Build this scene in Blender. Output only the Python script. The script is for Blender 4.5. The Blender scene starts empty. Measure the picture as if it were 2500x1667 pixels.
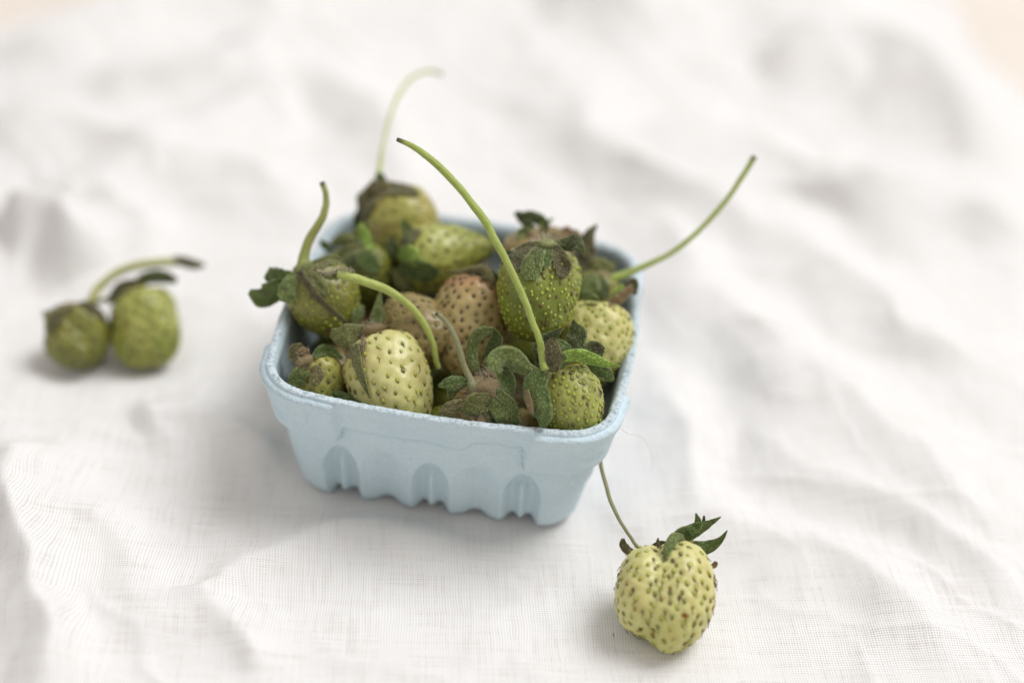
import bpy, math, random
import numpy as np
from mathutils import Matrix, Vector
from mathutils.bvhtree import BVHTree

SC = bpy.context.scene
COL = SC.collection
CM = 0.01                      # every measure below is in centimetres; one Blender unit is a metre
rng = np.random.RandomState(7)
random.seed(7)

# ------------------------------------------------------------------ camera
PITCH, ROLL, YAW = 0.632806, 0.0948196, -0.0897009
CAM = np.array([1.57323, -36.09995, 30.11046])
FPX = 3500.0
FW = np.array([0, math.cos(PITCH), -math.sin(PITCH)])
_r = np.array([1.0, 0, 0]); _u = np.cross(_r, FW)
RT = _r * math.cos(ROLL) + _u * math.sin(ROLL)
UP = -_r * math.sin(ROLL) + _u * math.cos(ROLL)
cam_data = bpy.data.cameras.new("camera")
cam_data.sensor_width = 36.0
cam_data.lens = FPX / 2500.0 * 36.0
cam_data.clip_start = 0.01
cam_data.clip_end = 20.0
cam_data.dof.use_dof = True
cam_data.dof.focus_distance = 40.6 * CM
cam_data.dof.aperture_fstop = 2.5
cam_data.dof.aperture_blades = 9
cam = bpy.data.objects.new("camera", cam_data)
COL.objects.link(cam)
M = Matrix.Identity(4)
for i in range(3):
    M[i][0], M[i][1], M[i][2], M[i][3] = RT[i], UP[i], -FW[i], CAM[i] * CM
cam.matrix_world = M
SC.camera = cam

# ------------------------------------------------------------------ light: one big soft window, pale room
world = bpy.data.worlds.new("World")
SC.world = world
world.use_nodes = True
bg = world.node_tree.nodes["Background"]
bg.inputs[0].default_value = (1.0, 0.96, 0.925, 1)
bg.inputs[1].default_value = 0.63


def area(name, loc, target, size, power, color):
    l = bpy.data.lights.new(name, 'AREA')
    l.shape = 'RECTANGLE'; l.size = size[0] * CM; l.size_y = size[1] * CM
    l.energy = power; l.color = color
    o = bpy.data.objects.new(name, l); COL.objects.link(o)
    o.location = Vector(loc) * CM
    o.rotation_euler = (Vector(target) - Vector(loc)).to_track_quat('-Z', 'Y').to_euler()
    return o


area("window_light", (200, 105, 385), (0, 6, 0), (250, 210), 174, (0.955, 0.975, 1.0))
SC.view_settings.view_transform = 'Standard'
SC.view_settings.look = 'None'
SC.view_settings.exposure = 0.0
SC.view_settings.gamma = 1.0
SC.render.engine = 'CYCLES'
SC.render.filter_size = 1.15
SC.cycles.use_denoising = True
SC.cycles.max_bounces = 8
SC.cycles.sample_clamp_indirect = 4.0


# ------------------------------------------------------------------ measuring helpers
def at_depth(px, py, d):
    return CAM + (FW + RT * (px - 1250) / FPX - UP * (py - 833.5) / FPX) * d


def at_z(px, py, z):
    k = FW + RT * (px - 1250) / FPX - UP * (py - 833.5) / FPX
    return CAM + k * ((z - CAM[2]) / k[2])


def depth_of(P):
    return float((np.asarray(P) - CAM) @ FW)


CY, SY = math.cos(YAW), math.sin(YAW)
EX = np.array([CY, SY, 0]); EY = np.array([-SY, CY, 0])


def depth_at_y(px, py, yl):
    """depth at which the line of sight crosses the upright plane yl cm behind the basket's middle"""
    k = FW + RT * (px - 1250) / FPX - UP * (py - 833.5) / FPX
    return (yl - CAM @ EY) / (k @ EY)


def nrm(v):
    v = np.asarray(v, float)
    return v / (np.linalg.norm(v, axis=-1, keepdims=True) + 1e-12)


def smooth(a, b, x):
    t = np.clip((x - a) / (b - a), 0, 1)
    return t * t * (3 - 2 * t)


def spline(pts, n):
    """Catmull-Rom through pts (k,c), n samples"""
    p = np.asarray(pts, float)
    if len(p) == 2:
        return p[0] + (p[1] - p[0]) * np.linspace(0, 1, n)[:, None]
    q = np.vstack([2 * p[0] - p[1], p, 2 * p[-1] - p[-2]])
    s = np.linspace(0, len(p) - 1 - 1e-6, n)
    i = s.astype(int); t = (s - i)[:, None]
    a, b, c, d = q[i], q[i + 1], q[i + 2], q[i + 3]
    return 0.5 * (2 * b + (c - a) * t + (2 * a - 5 * b + 4 * c - d) * t ** 2 + (3 * b - a - 3 * c + d) * t ** 3)


def vnoise(x, y, seed=0):
    xi = np.floor(x).astype(np.int64); yi = np.floor(y).astype(np.int64)
    fx = x - xi; fy = y - yi
    fx = fx * fx * fx * (fx * (fx * 6 - 15) + 10); fy = fy * fy * fy * (fy * (fy * 6 - 15) + 10)

    def h(a, b):
        n = (a * 374761393 + b * 668265263 + seed * 1442695041) & 0xffffffff
        n = ((n ^ (n >> 13)) * 1274126177) & 0xffffffff
        return ((n ^ (n >> 16)) & 0xffff) / 32767.5 - 1
    return (h(xi, yi) * (1 - fx) + h(xi + 1, yi) * fx) * (1 - fy) + (h(xi, yi + 1) * (1 - fx) + h(xi + 1, yi + 1) * fx) * fy


def fbm(x, y, seed=0, oct=3):
    s = 0; a = 1.0
    for k in range(oct):
        s = s + a * vnoise(x * 2 ** k + 13.7 * k, y * 2 ** k - 7.1 * k, seed + k); a *= 0.5
    return s


# ------------------------------------------------------------------ object helpers
def mesh_obj(name, verts, faces, mat, parent=None, origin=(0, 0, 0), uv=None, attr=None, smooth_shade=True, mats=None, fmat=None):
    me = bpy.data.meshes.new(name)
    v = (np.asarray(verts, float) - np.asarray(origin, float)) * CM
    me.from_pydata(v.tolist(), [], faces if isinstance(faces, list) else faces.tolist())
    for m in (mats or [mat]):
        me.materials.append(m)
    if fmat is not None:
        me.polygons.foreach_set('material_index', np.asarray(fmat, np.int32))
    if smooth_shade:
        me.polygons.foreach_set('use_smooth', np.ones(len(me.polygons), bool))
    if uv is not None:
        lay = me.uv_layers.new(name='UVMap')
        idx = np.zeros(len(me.loops), np.int32); me.loops.foreach_get('vertex_index', idx)
        lay.data.foreach_set('uv', np.asarray(uv, np.float32)[idx].ravel())
    if attr is not None:
        for an, av in attr.items():
            a = me.attributes.new(an, 'FLOAT', 'POINT')
            a.data.foreach_set('value', np.asarray(av, np.float32))
    me.update()
    o = bpy.data.objects.new(name, me)
    COL.objects.link(o)
    if parent is not None:
        o.parent = parent
    elif origin is not None:
        o.location = Vector(np.asarray(origin, float) * CM)
    return o


def grid_faces(nu, nv, wrap_u=False):
    iu = np.arange(nu if wrap_u else nu - 1); iv = np.arange(nv - 1)
    a, b = np.meshgrid(iu, iv, indexing='ij')
    a2 = (a + 1) % nu
    return np.stack([a * nv + b, a2 * nv + b, a2 * nv + b + 1, a * nv + b + 1], -1).reshape(-1, 4)


def tag(o, label=None, cat=None, group=None, kind=None):
    if label: o['label'] = label
    if cat: o['category'] = cat
    if group: o['group'] = group
    if kind: o['kind'] = kind
    return o


def empty(name, loc, label, cat, group=None):
    o = bpy.data.objects.new(name, None)
    o.empty_display_size = 0.005
    o.location = Vector(np.asarray(loc, float) * CM)
    COL.objects.link(o)
    return tag(o, label, cat, group)


# ------------------------------------------------------------------ materials
def mat_new(name):
    m = bpy.data.materials.new(name); m.use_nodes = True
    nt = m.node_tree; b = nt.nodes['Principled BSDF']
    return m, nt, b


def N(nt, t, **kw):
    n = nt.nodes.new(t)
    for k, v in kw.items():
        if k.startswith('_'):
            setattr(n, k[1:], v)
        else:
            key = int(k[1:]) if k[0] == 'i' and k[1:].isdigit() else k.replace('__', ' ')
            n.inputs[key].default_value = v
    return n


def ramp(nt, fac, stops):
    r = nt.nodes.new('ShaderNodeValToRGB')
    el = r.color_ramp.elements
    while len(el) < len(stops): el.new(0.5)
    for e, (p, c) in zip(el, stops):
        e.position = p; e.color = (*c, 1) if len(c) == 3 else c
    nt.links.new(fac, r.inputs[0])
    return r.outputs[0]


def mixc(nt, fac, a, b, mode='MIX'):
    n = nt.nodes.new('ShaderNodeMix'); n.data_type = 'RGBA'; n.blend_type = mode
    L = nt.links
    for sock, val in ((n.inputs[0], fac), (n.inputs[6], a), (n.inputs[7], b)):
        if hasattr(val, 'node'): L.new(val, sock)
        elif isinstance(val, (int, float)): sock.default_value = val
        else: sock.default_value = (*val, 1)
    return n.outputs[2]


def obj_coord(nt, scale=1.0):
    t = nt.nodes.new('ShaderNodeTexCoord')
    mp = nt.nodes.new('ShaderNodeMapping'); mp.inputs['Scale'].default_value = (100 * scale,) * 3
    nt.links.new(t.outputs['Object'], mp.inputs[0])
    return mp.outputs[0]


def noise(nt, vec, scale, detail=3, rough=0.55):
    n = N(nt, 'ShaderNodeTexNoise', Scale=scale, Detail=detail, Roughness=rough)
    nt.links.new(vec, n.inputs['Vector'])
    return n.outputs['Fac']


def bump(nt, b, height, strength=0.5, dist=0.0005, chain=None):
    n = nt.nodes.new('ShaderNodeBump')
    n.inputs['Strength'].default_value = strength; n.inputs['Distance'].default_value = dist
    nt.links.new(height, n.inputs['Height'])
    if chain is not None: nt.links.new(chain, n.inputs['Normal'])
    nt.links.new(n.outputs[0], b.inputs['Normal'])
    return n.outputs[0]


def flesh_mat(name, base, blotch, tip, pit, blotch_lo=0.5, blotch_hi=0.75, sss=0.4, rough=0.36):
    m, nt, b = mat_new(name)
    v = obj_coord(nt)
    L = nt.links
    n1 = noise(nt, v, 1.1, 4)
    c = mixc(nt, ramp(nt, n1, [(blotch_lo, (0, 0, 0)), (blotch_hi, (1, 1, 1))]), base, blotch)
    at = N(nt, 'ShaderNodeAttribute', _attribute_name='along')
    c = mixc(nt, at.outputs['Fac'], c, tip)
    ap = N(nt, 'ShaderNodeAttribute', _attribute_name='pit')
    c = mixc(nt, ap.outputs['Fac'], c, pit)
    n4 = noise(nt, v, 0.7, 3, 0.6)
    c = mixc(nt, ramp(nt, n4, [(0.50, (0, 0, 0)), (0.72, (0.5, 0.5, 0.5))]), c, (base[0] * .92, base[1] * .72, base[2] * .62))
    n2 = noise(nt, v, 9.0, 4, 0.65)
    c = mixc(nt, ramp(nt, n2, [(0.58, (0, 0, 0)), (0.78, (0.55, 0.55, 0.55))]), c, tuple(x * 0.55 for x in blotch))
    L.new(c, b.inputs['Base Color'])
    b.inputs['Roughness'].default_value = rough
    b.inputs['Subsurface Weight'].default_value = sss
    b.inputs['Subsurface Radius'].default_value = (1.0, 0.75, 0.3)
    b.inputs['Subsurface Scale'].default_value = 0.0022
    b.inputs['Specular IOR Level'].default_value = 0.5
    b.inputs['Coat Weight'].default_value = 0.12
    b.inputs['Coat Roughness'].default_value = 0.25
    n3 = noise(nt, v, 22.0, 3, 0.6)
    bump(nt, b, n3, 0.35, 0.00025)
    return m


def leaf_mat(name, c1, c2, vein, dry=(0.16, 0.11, 0.075), dry_amt=0.25):
    m, nt, b = mat_new(name)
    L = nt.links
    uvn = nt.nodes.new('ShaderNodeTexCoord')
    v = obj_coord(nt)
    n1 = noise(nt, v, 1.7, 4)
    c = mixc(nt, ramp(nt, n1, [(0.35, (0, 0, 0)), (0.65, (1, 1, 1))]), c1, c2)
    n2 = noise(nt, v, 2.6, 5, 0.65)
    lo = 0.70 - dry_amt * 0.5
    c = mixc(nt, ramp(nt, n2, [(lo, (0, 0, 0)), (lo + 0.12, (1, 1, 1))]), c, dry)
    # net of veins
    mp = nt.nodes.new('ShaderNodeMapping'); mp.inputs['Scale'].default_value = (1.0, 1.6, 1.0)
    L.new(uvn.outputs['UV'], mp.inputs[0])
    vo = N(nt, 'ShaderNodeTexVoronoi', _feature='DISTANCE_TO_EDGE', Scale=7.5, Randomness=1.0)
    L.new(mp.outputs[0], vo.inputs['Vector'])
    vf = ramp(nt, vo.outputs['Distance'], [(0.0, (1, 1, 1)), (0.15, (0, 0, 0))])
    mm = nt.nodes.new('ShaderNodeMath'); mm.operation = 'MULTIPLY'; mm.inputs[1].default_value = 0.42
    L.new(vf, mm.inputs[0])
    c = mixc(nt, mm.outputs[0], c, vein)
    ed = N(nt, 'ShaderNodeAttribute', _attribute_name='edge')
    c = mixc(nt, ed.outputs['Fac'], c, tuple(min(1, x * 1.5 + 0.05) for x in c2))
    L.new(c, b.inputs['Base Color'])
    b.inputs['Roughness'].default_value = 0.62
    b.inputs['Specular IOR Level'].default_value = 0.3
    b.inputs['Sheen Weight'].default_value = 0.25
    b.inputs['Sheen Roughness'].default_value = 0.4
    tr = nt.nodes.new('ShaderNodeBsdfTranslucent')
    L.new(c, tr.inputs[0])
    mx = nt.nodes.new('ShaderNodeMixShader'); mx.inputs[0].default_value = 0.36
    L.new(b.outputs[0], mx.inputs[1]); L.new(tr.outputs[0], mx.inputs[2])
    L.new(mx.outputs[0], nt.nodes['Material Output'].inputs[0])
    inv = nt.nodes.new('ShaderNodeMath'); inv.operation = 'SUBTRACT'; inv.inputs[0].default_value = 1.0
    L.new(vf, inv.inputs[1])
    ch = bump(nt, b, inv.outputs[0], 0.8, 0.0004)
    bump(nt, b, noise(nt, v, 14, 3), 0.4, 0.0004, ch)
    return m


def stem_mat(name, c1, c2, spot=(0.10, 0.09, 0.02), dry_end=(0.06, 0.055, 0.02)):
    m, nt, b = mat_new(name)
    L = nt.links
    t = nt.nodes.new('ShaderNodeTexCoord')
    mp = nt.nodes.new('ShaderNodeMapping'); mp.inputs['Scale'].default_value = (2.0, 7.0, 1)
    L.new(t.outputs['UV'], mp.inputs[0])
    f1 = noise(nt, mp.outputs[0], 2.2, 5, 0.7)
    c = mixc(nt, ramp(nt, f1, [(0.38, (0, 0, 0)), (0.62, (1, 1, 1))]), c1, c2)
    v = obj_coord(nt)
    f2 = noise(nt, v, 3.2, 6, 0.75)
    c = mixc(nt, ramp(nt, f2, [(0.6, (0, 0, 0)), (0.72, (0.75, 0.75, 0.75))]), c, spot)
    en = N(nt, 'ShaderNodeAttribute', _attribute_name='end')
    c = mixc(nt, en.outputs['Fac'], c, dry_end)
    L.new(c, b.inputs['Base Color'])
    b.inputs['Roughness'].default_value = 0.55
    b.inputs['Subsurface Weight'].default_value = 0.15
    b.inputs['Subsurface Scale'].default_value = 0.001
    b.inputs['Sheen Weight'].default_value = 0.2
    bump(nt, b, f1, 0.5, 0.0003)
    return m


def plain(name, color, rough=0.6, bscale=None):
    m, nt, b = mat_new(name)
    v = obj_coord(nt)
    f = noise(nt, v, bscale or 12.0, 3)
    c = mixc(nt, f, tuple(x * 0.75 for x in color), tuple(min(1, x * 1.25) for x in color))
    nt.links.new(c, b.inputs['Base Color'])
    b.inputs['Roughness'].default_value = rough
    return m


# flesh: cream, green, beige and so on are the berries' own colours, save the shade brown
FL = dict(
    cream=flesh_mat("flesh_cream", (0.60, 0.57, 0.235), (0.55, 0.46, 0.17), (0.45, 0.465, 0.12), (0.36, 0.35, 0.07)),
    lime=flesh_mat("flesh_lime", (0.378, 0.391, 0.096), (0.301, 0.310, 0.052), (0.189, 0.228, 0.022), (0.172, 0.189, 0.022)),
    green=flesh_mat("flesh_green", (0.189, 0.224, 0.022), (0.120, 0.150, 0.013), (0.396, 0.396, 0.089), (0.138, 0.172, 0.011)),
    beige=flesh_mat("flesh_beige", (0.464, 0.361, 0.148), (0.413, 0.267, 0.096), (0.361, 0.112, 0.059), (0.189, 0.138, 0.044)),
    tan=flesh_mat("flesh_tan", (0.284, 0.215, 0.078), (0.224, 0.159, 0.052), (0.241, 0.189, 0.059), (0.129, 0.095, 0.030)),
    gold=flesh_mat("flesh_gold", (0.378, 0.361, 0.089), (0.361, 0.249, 0.089), (0.310, 0.327, 0.059), (0.258, 0.241, 0.044)),
    olive=flesh_mat("flesh_olive", (0.232, 0.232, 0.041), (0.138, 0.146, 0.021), (0.103, 0.120, 0.015), (0.129, 0.129, 0.018)),
    rose=flesh_mat("flesh_rose", (0.344, 0.241, 0.126), (0.275, 0.163, 0.081), (0.258, 0.172, 0.074), (0.155, 0.103, 0.037)),
    shaded=flesh_mat("flesh_shaded", (0.103, 0.082, 0.030), (0.073, 0.052, 0.022), (0.086, 0.077, 0.022), (0.052, 0.043, 0.015)),  # filler-berry brown, with the shade of the gaps put into the colour
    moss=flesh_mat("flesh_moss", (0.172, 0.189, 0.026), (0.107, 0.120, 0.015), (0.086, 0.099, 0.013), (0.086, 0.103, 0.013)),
)
LF = dict(
    green=leaf_mat("leaf_green", (0.122, 0.174, 0.041), (0.181, 0.248, 0.070), (0.059, 0.087, 0.022), dry_amt=0.22),
    grey=leaf_mat("leaf_greygreen", (0.204, 0.252, 0.073), (0.291, 0.356, 0.119), (0.070, 0.092, 0.024), dry_amt=0.15),
    dark=leaf_mat("leaf_dark", (0.092, 0.115, 0.036), (0.161, 0.195, 0.068), (0.034, 0.046, 0.016), dry_amt=0.2),
    bright=leaf_mat("leaf_bright", (0.301, 0.459, 0.060), (0.430, 0.597, 0.127), (0.172, 0.276, 0.038), dry_amt=0.0),
    brown=leaf_mat("leaf_brown", (0.247, 0.212, 0.085), (0.333, 0.298, 0.136), (0.097, 0.080, 0.034), (0.172, 0.132, 0.060), dry_amt=0.35),
    umber=leaf_mat("leaf_umber", (0.161, 0.144, 0.056), (0.242, 0.224, 0.102), (0.065, 0.057, 0.025), (0.123, 0.101, 0.042), dry_amt=0.4),
    olive=leaf_mat("leaf_olive", (0.226, 0.252, 0.076), (0.333, 0.345, 0.127), (0.108, 0.115, 0.038), (0.204, 0.166, 0.073), dry_amt=0.3),
    scar=leaf_mat("scar_orange", (0.484, 0.252, 0.042), (0.387, 0.184, 0.034), (0.323, 0.137, 0.025), dry_amt=0.0),
    pink=leaf_mat("leaf_pinkbrown", (0.365, 0.252, 0.136), (0.462, 0.345, 0.187), (0.215, 0.126, 0.068), dry_amt=0.2),
)
ST = dict(
    green=stem_mat("stem_green", (0.270, 0.350, 0.053), (0.378, 0.442, 0.098)),
    pale=stem_mat("stem_pale", (0.342, 0.414, 0.075), (0.468, 0.534, 0.143)),
    olive=stem_mat("stem_olive", (0.216, 0.239, 0.045), (0.288, 0.304, 0.075)),
    grey=stem_mat("stem_grey", (0.180, 0.184, 0.075), (0.270, 0.267, 0.128)),
    dry=stem_mat("stem_dry", (0.360, 0.368, 0.120), (0.450, 0.442, 0.180), dry_end=(0.126, 0.083, 0.038)),
)
SEED_G = plain("seed_yellowgreen", (0.36, 0.36, 0.055), 0.35)
SEED_O = plain("seed_olive", (0.22, 0.21, 0.04), 0.38)
SEED_B = plain("seed_brown", (0.125, 0.088, 0.03), 0.45)
SEED_A = plain("seed_amber", (0.30, 0.21, 0.04), 0.38)
SEED_L = plain("seed_lime", (0.36, 0.42, 0.05), 0.35)
THREAD = plain("style_brown", (0.09, 0.05, 0.025), 0.7)
CORE = plain("calyx_brown", (0.23, 0.17, 0.085), 0.8)
CORE_G = plain("calyx_green", (0.24, 0.26, 0.10), 0.8)
HAIR = plain("hair_pale", (0.52, 0.46, 0.33), 0.6)
HAIRB = plain("hair_brown", (0.26, 0.18, 0.11), 0.6)

# ------------------------------------------------------------------ ground: linen cloth over a pale wooden table
RIDGES = [  # crest lines of the folds (photo pixels carried to the table plane), height, half width (cm)
    ([(1290, 90), (1450, 320), (1640, 470), (1800, 590), (2050, 745), (2300, 880), (2560, 1000)], 1.44, 1.53),
    ([(1560, 540), (1700, 760), (1950, 940), (2250, 1150), (2500, 1380)], 1.26, 1.42),
    ([(1600, 280), (1850, 460), (2050, 545), (2250, 545), (2520, 590)], 1.74, 1.77),
    ([(1840, 170), (2080, 170), (2250, 265), (2500, 390)], 2.70, 2.24),
    ([(1300, 50), (1560, 0), (1800, 5), (2120, 50)], 2.90, 2.60),
    ([(1595, 900), (1625, 1080), (1665, 1240), (1800, 1320), (2050, 1460), (2330, 1680)], 0.78, 1.06),
    ([(1820, 1060), (2050, 1190), (2300, 1370), (2540, 1560)], 0.68, 1.18),
    ([(2120, 430), (2040, 520), (1990, 600)], 0.98, 1.42),
    ([(-80, 585), (130, 585), (235, 670)], 2.31, 1.18),
    ([(-60, 1090), (90, 1165), (150, 1290), (150, 1420), (205, 1550), (240, 1700)], 1.44, 0.89),
    ([(-60, 150), (230, 70), (450, 5), (720, 0)], 2.50, 2.12),
    ([(230, 260), (540, 195), (680, 145), (860, 130)], 1.94, 1.42),
    ([(340, 420), (600, 285), (750, 245), (900, 320), (1010, 450)], 1.44, 1.30),
    ([(-60, 310), (200, 330), (420, 420), (620, 450), (760, 520)], 1.26, 1.53),
    ([(120, 500), (240, 470), (360, 540), (420, 640)], 0.98, 1.06),
    ([(370, 1040), (560, 1015), (740, 1050)], 0.68, 0.71),
    ([(560, 1410), (760, 1310), (960, 1245), (1120, 1250)], 0.50, 0.65),
    ([(560, 1385), (640, 1500), (730, 1690)], 0.61, 0.65),
    ([(210, 1180), (350, 1290), (450, 1420), (500, 1600)], 0.55, 0.83),
]
RIDGE_G = [(np.array([at_z(x, y, 0)[:2] for x, y in spline(p, 12)]), h, w) for p, h, w in RIDGES]
FLAT = []   # (x, y, radius) spots where something rests, filled below


def cloth_h(x, y):
    wx = x + 1.1 * fbm(x * .16, y * .16, 5, 3); wy = y + 1.1 * fbm(x * .16 + 9, y * .16, 11, 3)
    h = np.zeros_like(x)
    for poly, hh, w in RIDGE_G:
        best = np.full_like(x, 1e9); bt = np.zeros_like(x)
        n = len(poly) - 1
        for i in range(n):
            a, b = poly[i], poly[i + 1]; d = b - a; L2 = d @ d
            t = np.clip(((wx - a[0]) * d[0] + (wy - a[1]) * d[1]) / L2, 0, 1)
            dd = (wx - a[0] - t * d[0]) ** 2 + (wy - a[1] - t * d[1]) ** 2
            m = dd < best; best = np.where(m, dd, best); bt = np.where(m, (i + t) / n, bt)
        fade = smooth(0, .25, bt + .06) * smooth(0, .25, 1.06 - bt)
        h = np.maximum(h, 0) * 1 + 0 + (hh * fade * (.65 * np.exp(-best / (2 * w * w)) + .35 * np.exp(-(np.sqrt(best + .02) / (.8 * w)))))
    far = smooth(2, 25, y)
    h = h + (0.14 + 0.16 * far) * fbm(wx * .13, wy * .13, 21, 2)
    # fine creases
    cr = 1 - np.abs(fbm(wx * .22 + .5 * wy * .22, wy * .30, 33, 2))
    h = h + 0.15 * np.clip(cr, 0, 1) ** 4 * (0.6 + .6 * far)
    h = h + 0.03 * fbm(wx * .9, wy * .5, 41, 3)
    h = h + 0.04 * (1 - np.abs(vnoise(wx * .55 + .2 * wy, wy * .22 - .1 * wx, 57))) ** 6
    # pressed flat under the basket and the loose berries
    lx = x * CY + y * SY; ly = -x * SY + y * CY
    q = np.maximum(np.abs(lx), np.abs(ly))
    k = smooth(4.0, 6.2, q)
    h = h * k + (1 - k) * (-0.03)
    for fx, fy, fr, fz in FLAT:
        k = smooth(fr * .6, fr * 2.0, np.hypot(x - fx, y - fy))
        h = h * k + fz * (1 - k)
    return h


def cloth_mat():
    m, nt, b = mat_new("white_linen")
    L = nt.links
    t = nt.nodes.new('ShaderNodeTexCoord')
    wob = N(nt, 'ShaderNodeTexNoise', Scale=0.9, Detail=3.0); L.new(t.outputs['UV'], wob.inputs['Vector'])
    sc = nt.nodes.new('ShaderNodeVectorMath'); sc.operation = 'SCALE'; sc.inputs['Scale'].default_value = 0.16
    L.new(wob.outputs['Color'], sc.inputs[0])
    ad = nt.nodes.new('ShaderNodeVectorMath'); ad.operation = 'ADD'
    L.new(t.outputs['UV'], ad.inputs[0]); L.new(sc.outputs[0], ad.inputs[1])
    sx = nt.nodes.new('ShaderNodeSeparateXYZ'); L.new(ad.outputs[0], sx.inputs[0])

    def mth(op, a, bb=None):
        n = nt.nodes.new('ShaderNodeMath'); n.operation = op
        for s, val in ((n.inputs[0], a), (n.inputs[1], bb)):
            if val is None: continue
            if hasattr(val, 'node'): L.new(val, s)
            else: s.default_value = val
        return n.outputs[0]
    PT = 0.078      # thread pitch in cm
    k = math.pi / PT
    # plain weave: each thread rises over and dips under the crossing ones
    su = mth('ABSOLUTE', mth('SINE', mth('MULTIPLY', sx.outputs[0], k)))
    sv = mth('ABSOLUTE', mth('SINE', mth('MULTIPLY', sx.outputs[1], k)))
    cu = mth('SINE', mth('MULTIPLY', sx.outputs[0], k)); cv = mth('SINE', mth('MULTIPLY', sx.outputs[1], k))
    par = mth('MULTIPLY', cu, cv)
    warp = mth('MULTIPLY', mth('POWER', su, 0.6), mth('ADD', 0.72, mth('MULTIPLY', par, 0.28)))
    weft = mth('MULTIPLY', mth('POWER', sv, 0.6), mth('SUBTRACT', 0.72, mth('MULTIPLY', par, 0.28)))
    hgt = mth('MAXIMUM', warp, weft)
    # slubs: threads thicker and thinner along their run
    mp = nt.nodes.new('ShaderNodeMapping'); mp.inputs['Scale'].default_value = (11.0, 0.5, 1); L.new(ad.outputs[0], mp.inputs[0])
    s1 = noise(nt, mp.outputs[0], 1.0, 3)
    mp2 = nt.nodes.new('ShaderNodeMapping'); mp2.inputs['Scale'].default_value = (0.5, 11.0, 1); L.new(ad.outputs[0], mp2.inputs[0])
    s2 = noise(nt, mp2.outputs[0], 1.0, 3)
    slub = mth('ADD', s1, s2)
    gap = mth('SUBTRACT', 1.0, mth('MAXIMUM', mth('MULTIPLY', su, 1.0), sv))   # the little holes
    gapf = ramp(nt, gap, [(0.12, (0, 0, 0)), (0.55, (1, 1, 1))])
    base = mixc(nt, ramp(nt, slub, [(0.75, (0, 0, 0)), (1.25, (1, 1, 1))]), (0.84, 0.805, 0.78), (0.905, 0.89, 0.875))
    lf = noise(nt, t.outputs['UV'], 0.35, 2)
    gapf = mth('MULTIPLY', gapf, ramp(nt, lf, [(0.3, (0.9, 0.9, 0.9)), (0.7, (1, 1, 1))]))
    gapf = mth('MULTIPLY', gapf, ramp(nt, slub, [(0.7, (1, 1, 1)), (1.3, (0.6, 0.6, 0.6))]))
    c = mixc(nt, gapf, base, (0.46, 0.41, 0.37))
    L.new(c, b.inputs['Base Color'])
    b.inputs['Roughness'].default_value = 0.85
    b.inputs['Specular IOR Level'].default_value = 0.15
    b.inputs['Sheen Weight'].default_value = 0.15
    hh = mth('ADD', hgt, mth('MULTIPLY', slub, 0.35))
    bump(nt, b, hh, 0.42, 0.0004)
    tr = nt.nodes.new('ShaderNodeBsdfTranslucent'); tr.inputs[0].default_value = (0.85, 0.80, 0.74, 1)
    mx = nt.nodes.new('ShaderNodeMixShader'); mx.inputs[0].default_value = 0.12
    L.new(b.outputs[0], mx.inputs[1]); L.new(tr.outputs[0], mx.inputs[2])
    L.new(mx.outputs[0], nt.nodes['Material Output'].inputs[0])
    return m


def build_cloth():
    nu, nv = 620, 680
    # denser towards the viewer
    v = np.linspace(0, 1, nv); u = np.linspace(0, 1, nu)
    U, V = np.meshgrid(u, v, indexing='ij')
    vv = V ** 1.35
    pr1 = at_z(2310, 0, -.35); pr2 = at_z(2545, 270, -.35); pl1 = at_z(0, 80, -.35); pl2 = at_z(210, 0, -.35)
    Y0, Y1 = -22.0, 50.0
    Yb = Y0 + (Y1 - Y0) * vv
    # right hem leans in towards the far corner, left hem likewise
    sl_r = (pr1[0] - pr2[0]) / (pr1[1] - pr2[1]); sl_l = (pl2[0] - pl1[0]) / (pl2[1] - pl1[1])
    XR = np.minimum(36, pr2[0] + (Yb - pr2[1]) * sl_r) + 0.5 * np.sin(Yb * .5) - 0.3
    XL = np.maximum(-36, pl1[0] + (Yb - pl1[1]) * sl_l) + 0.5 * np.sin(Yb * .4 + 1)
    X = XL + (XR - XL) * U
    Z = cloth_h(X, Yb)
    hem = smooth(0, .14, U) * smooth(0, .14, 1 - U)
    Z = Z * hem + (1 - hem) * (-.35)
    P = np.stack([X, Yb, Z], -1).reshape(-1, 3)
    uv = np.stack([X.ravel() + 0.10 * Yb.ravel() + Z.ravel() * .25, Yb.ravel() - 0.10 * X.ravel() + Z.ravel() * .35], -1)
    o = mesh_obj("linen_cloth", P, grid_faces(nu, nv), cloth_mat(), uv=uv)
    tag(o, "rumpled white linen cloth with an open weave spread under the basket", "cloth")
    md = o.modifiers.new("hem_thickness", 'SOLIDIFY'); md.thickness = 0.0006; md.offset = -1
    return o


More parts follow.
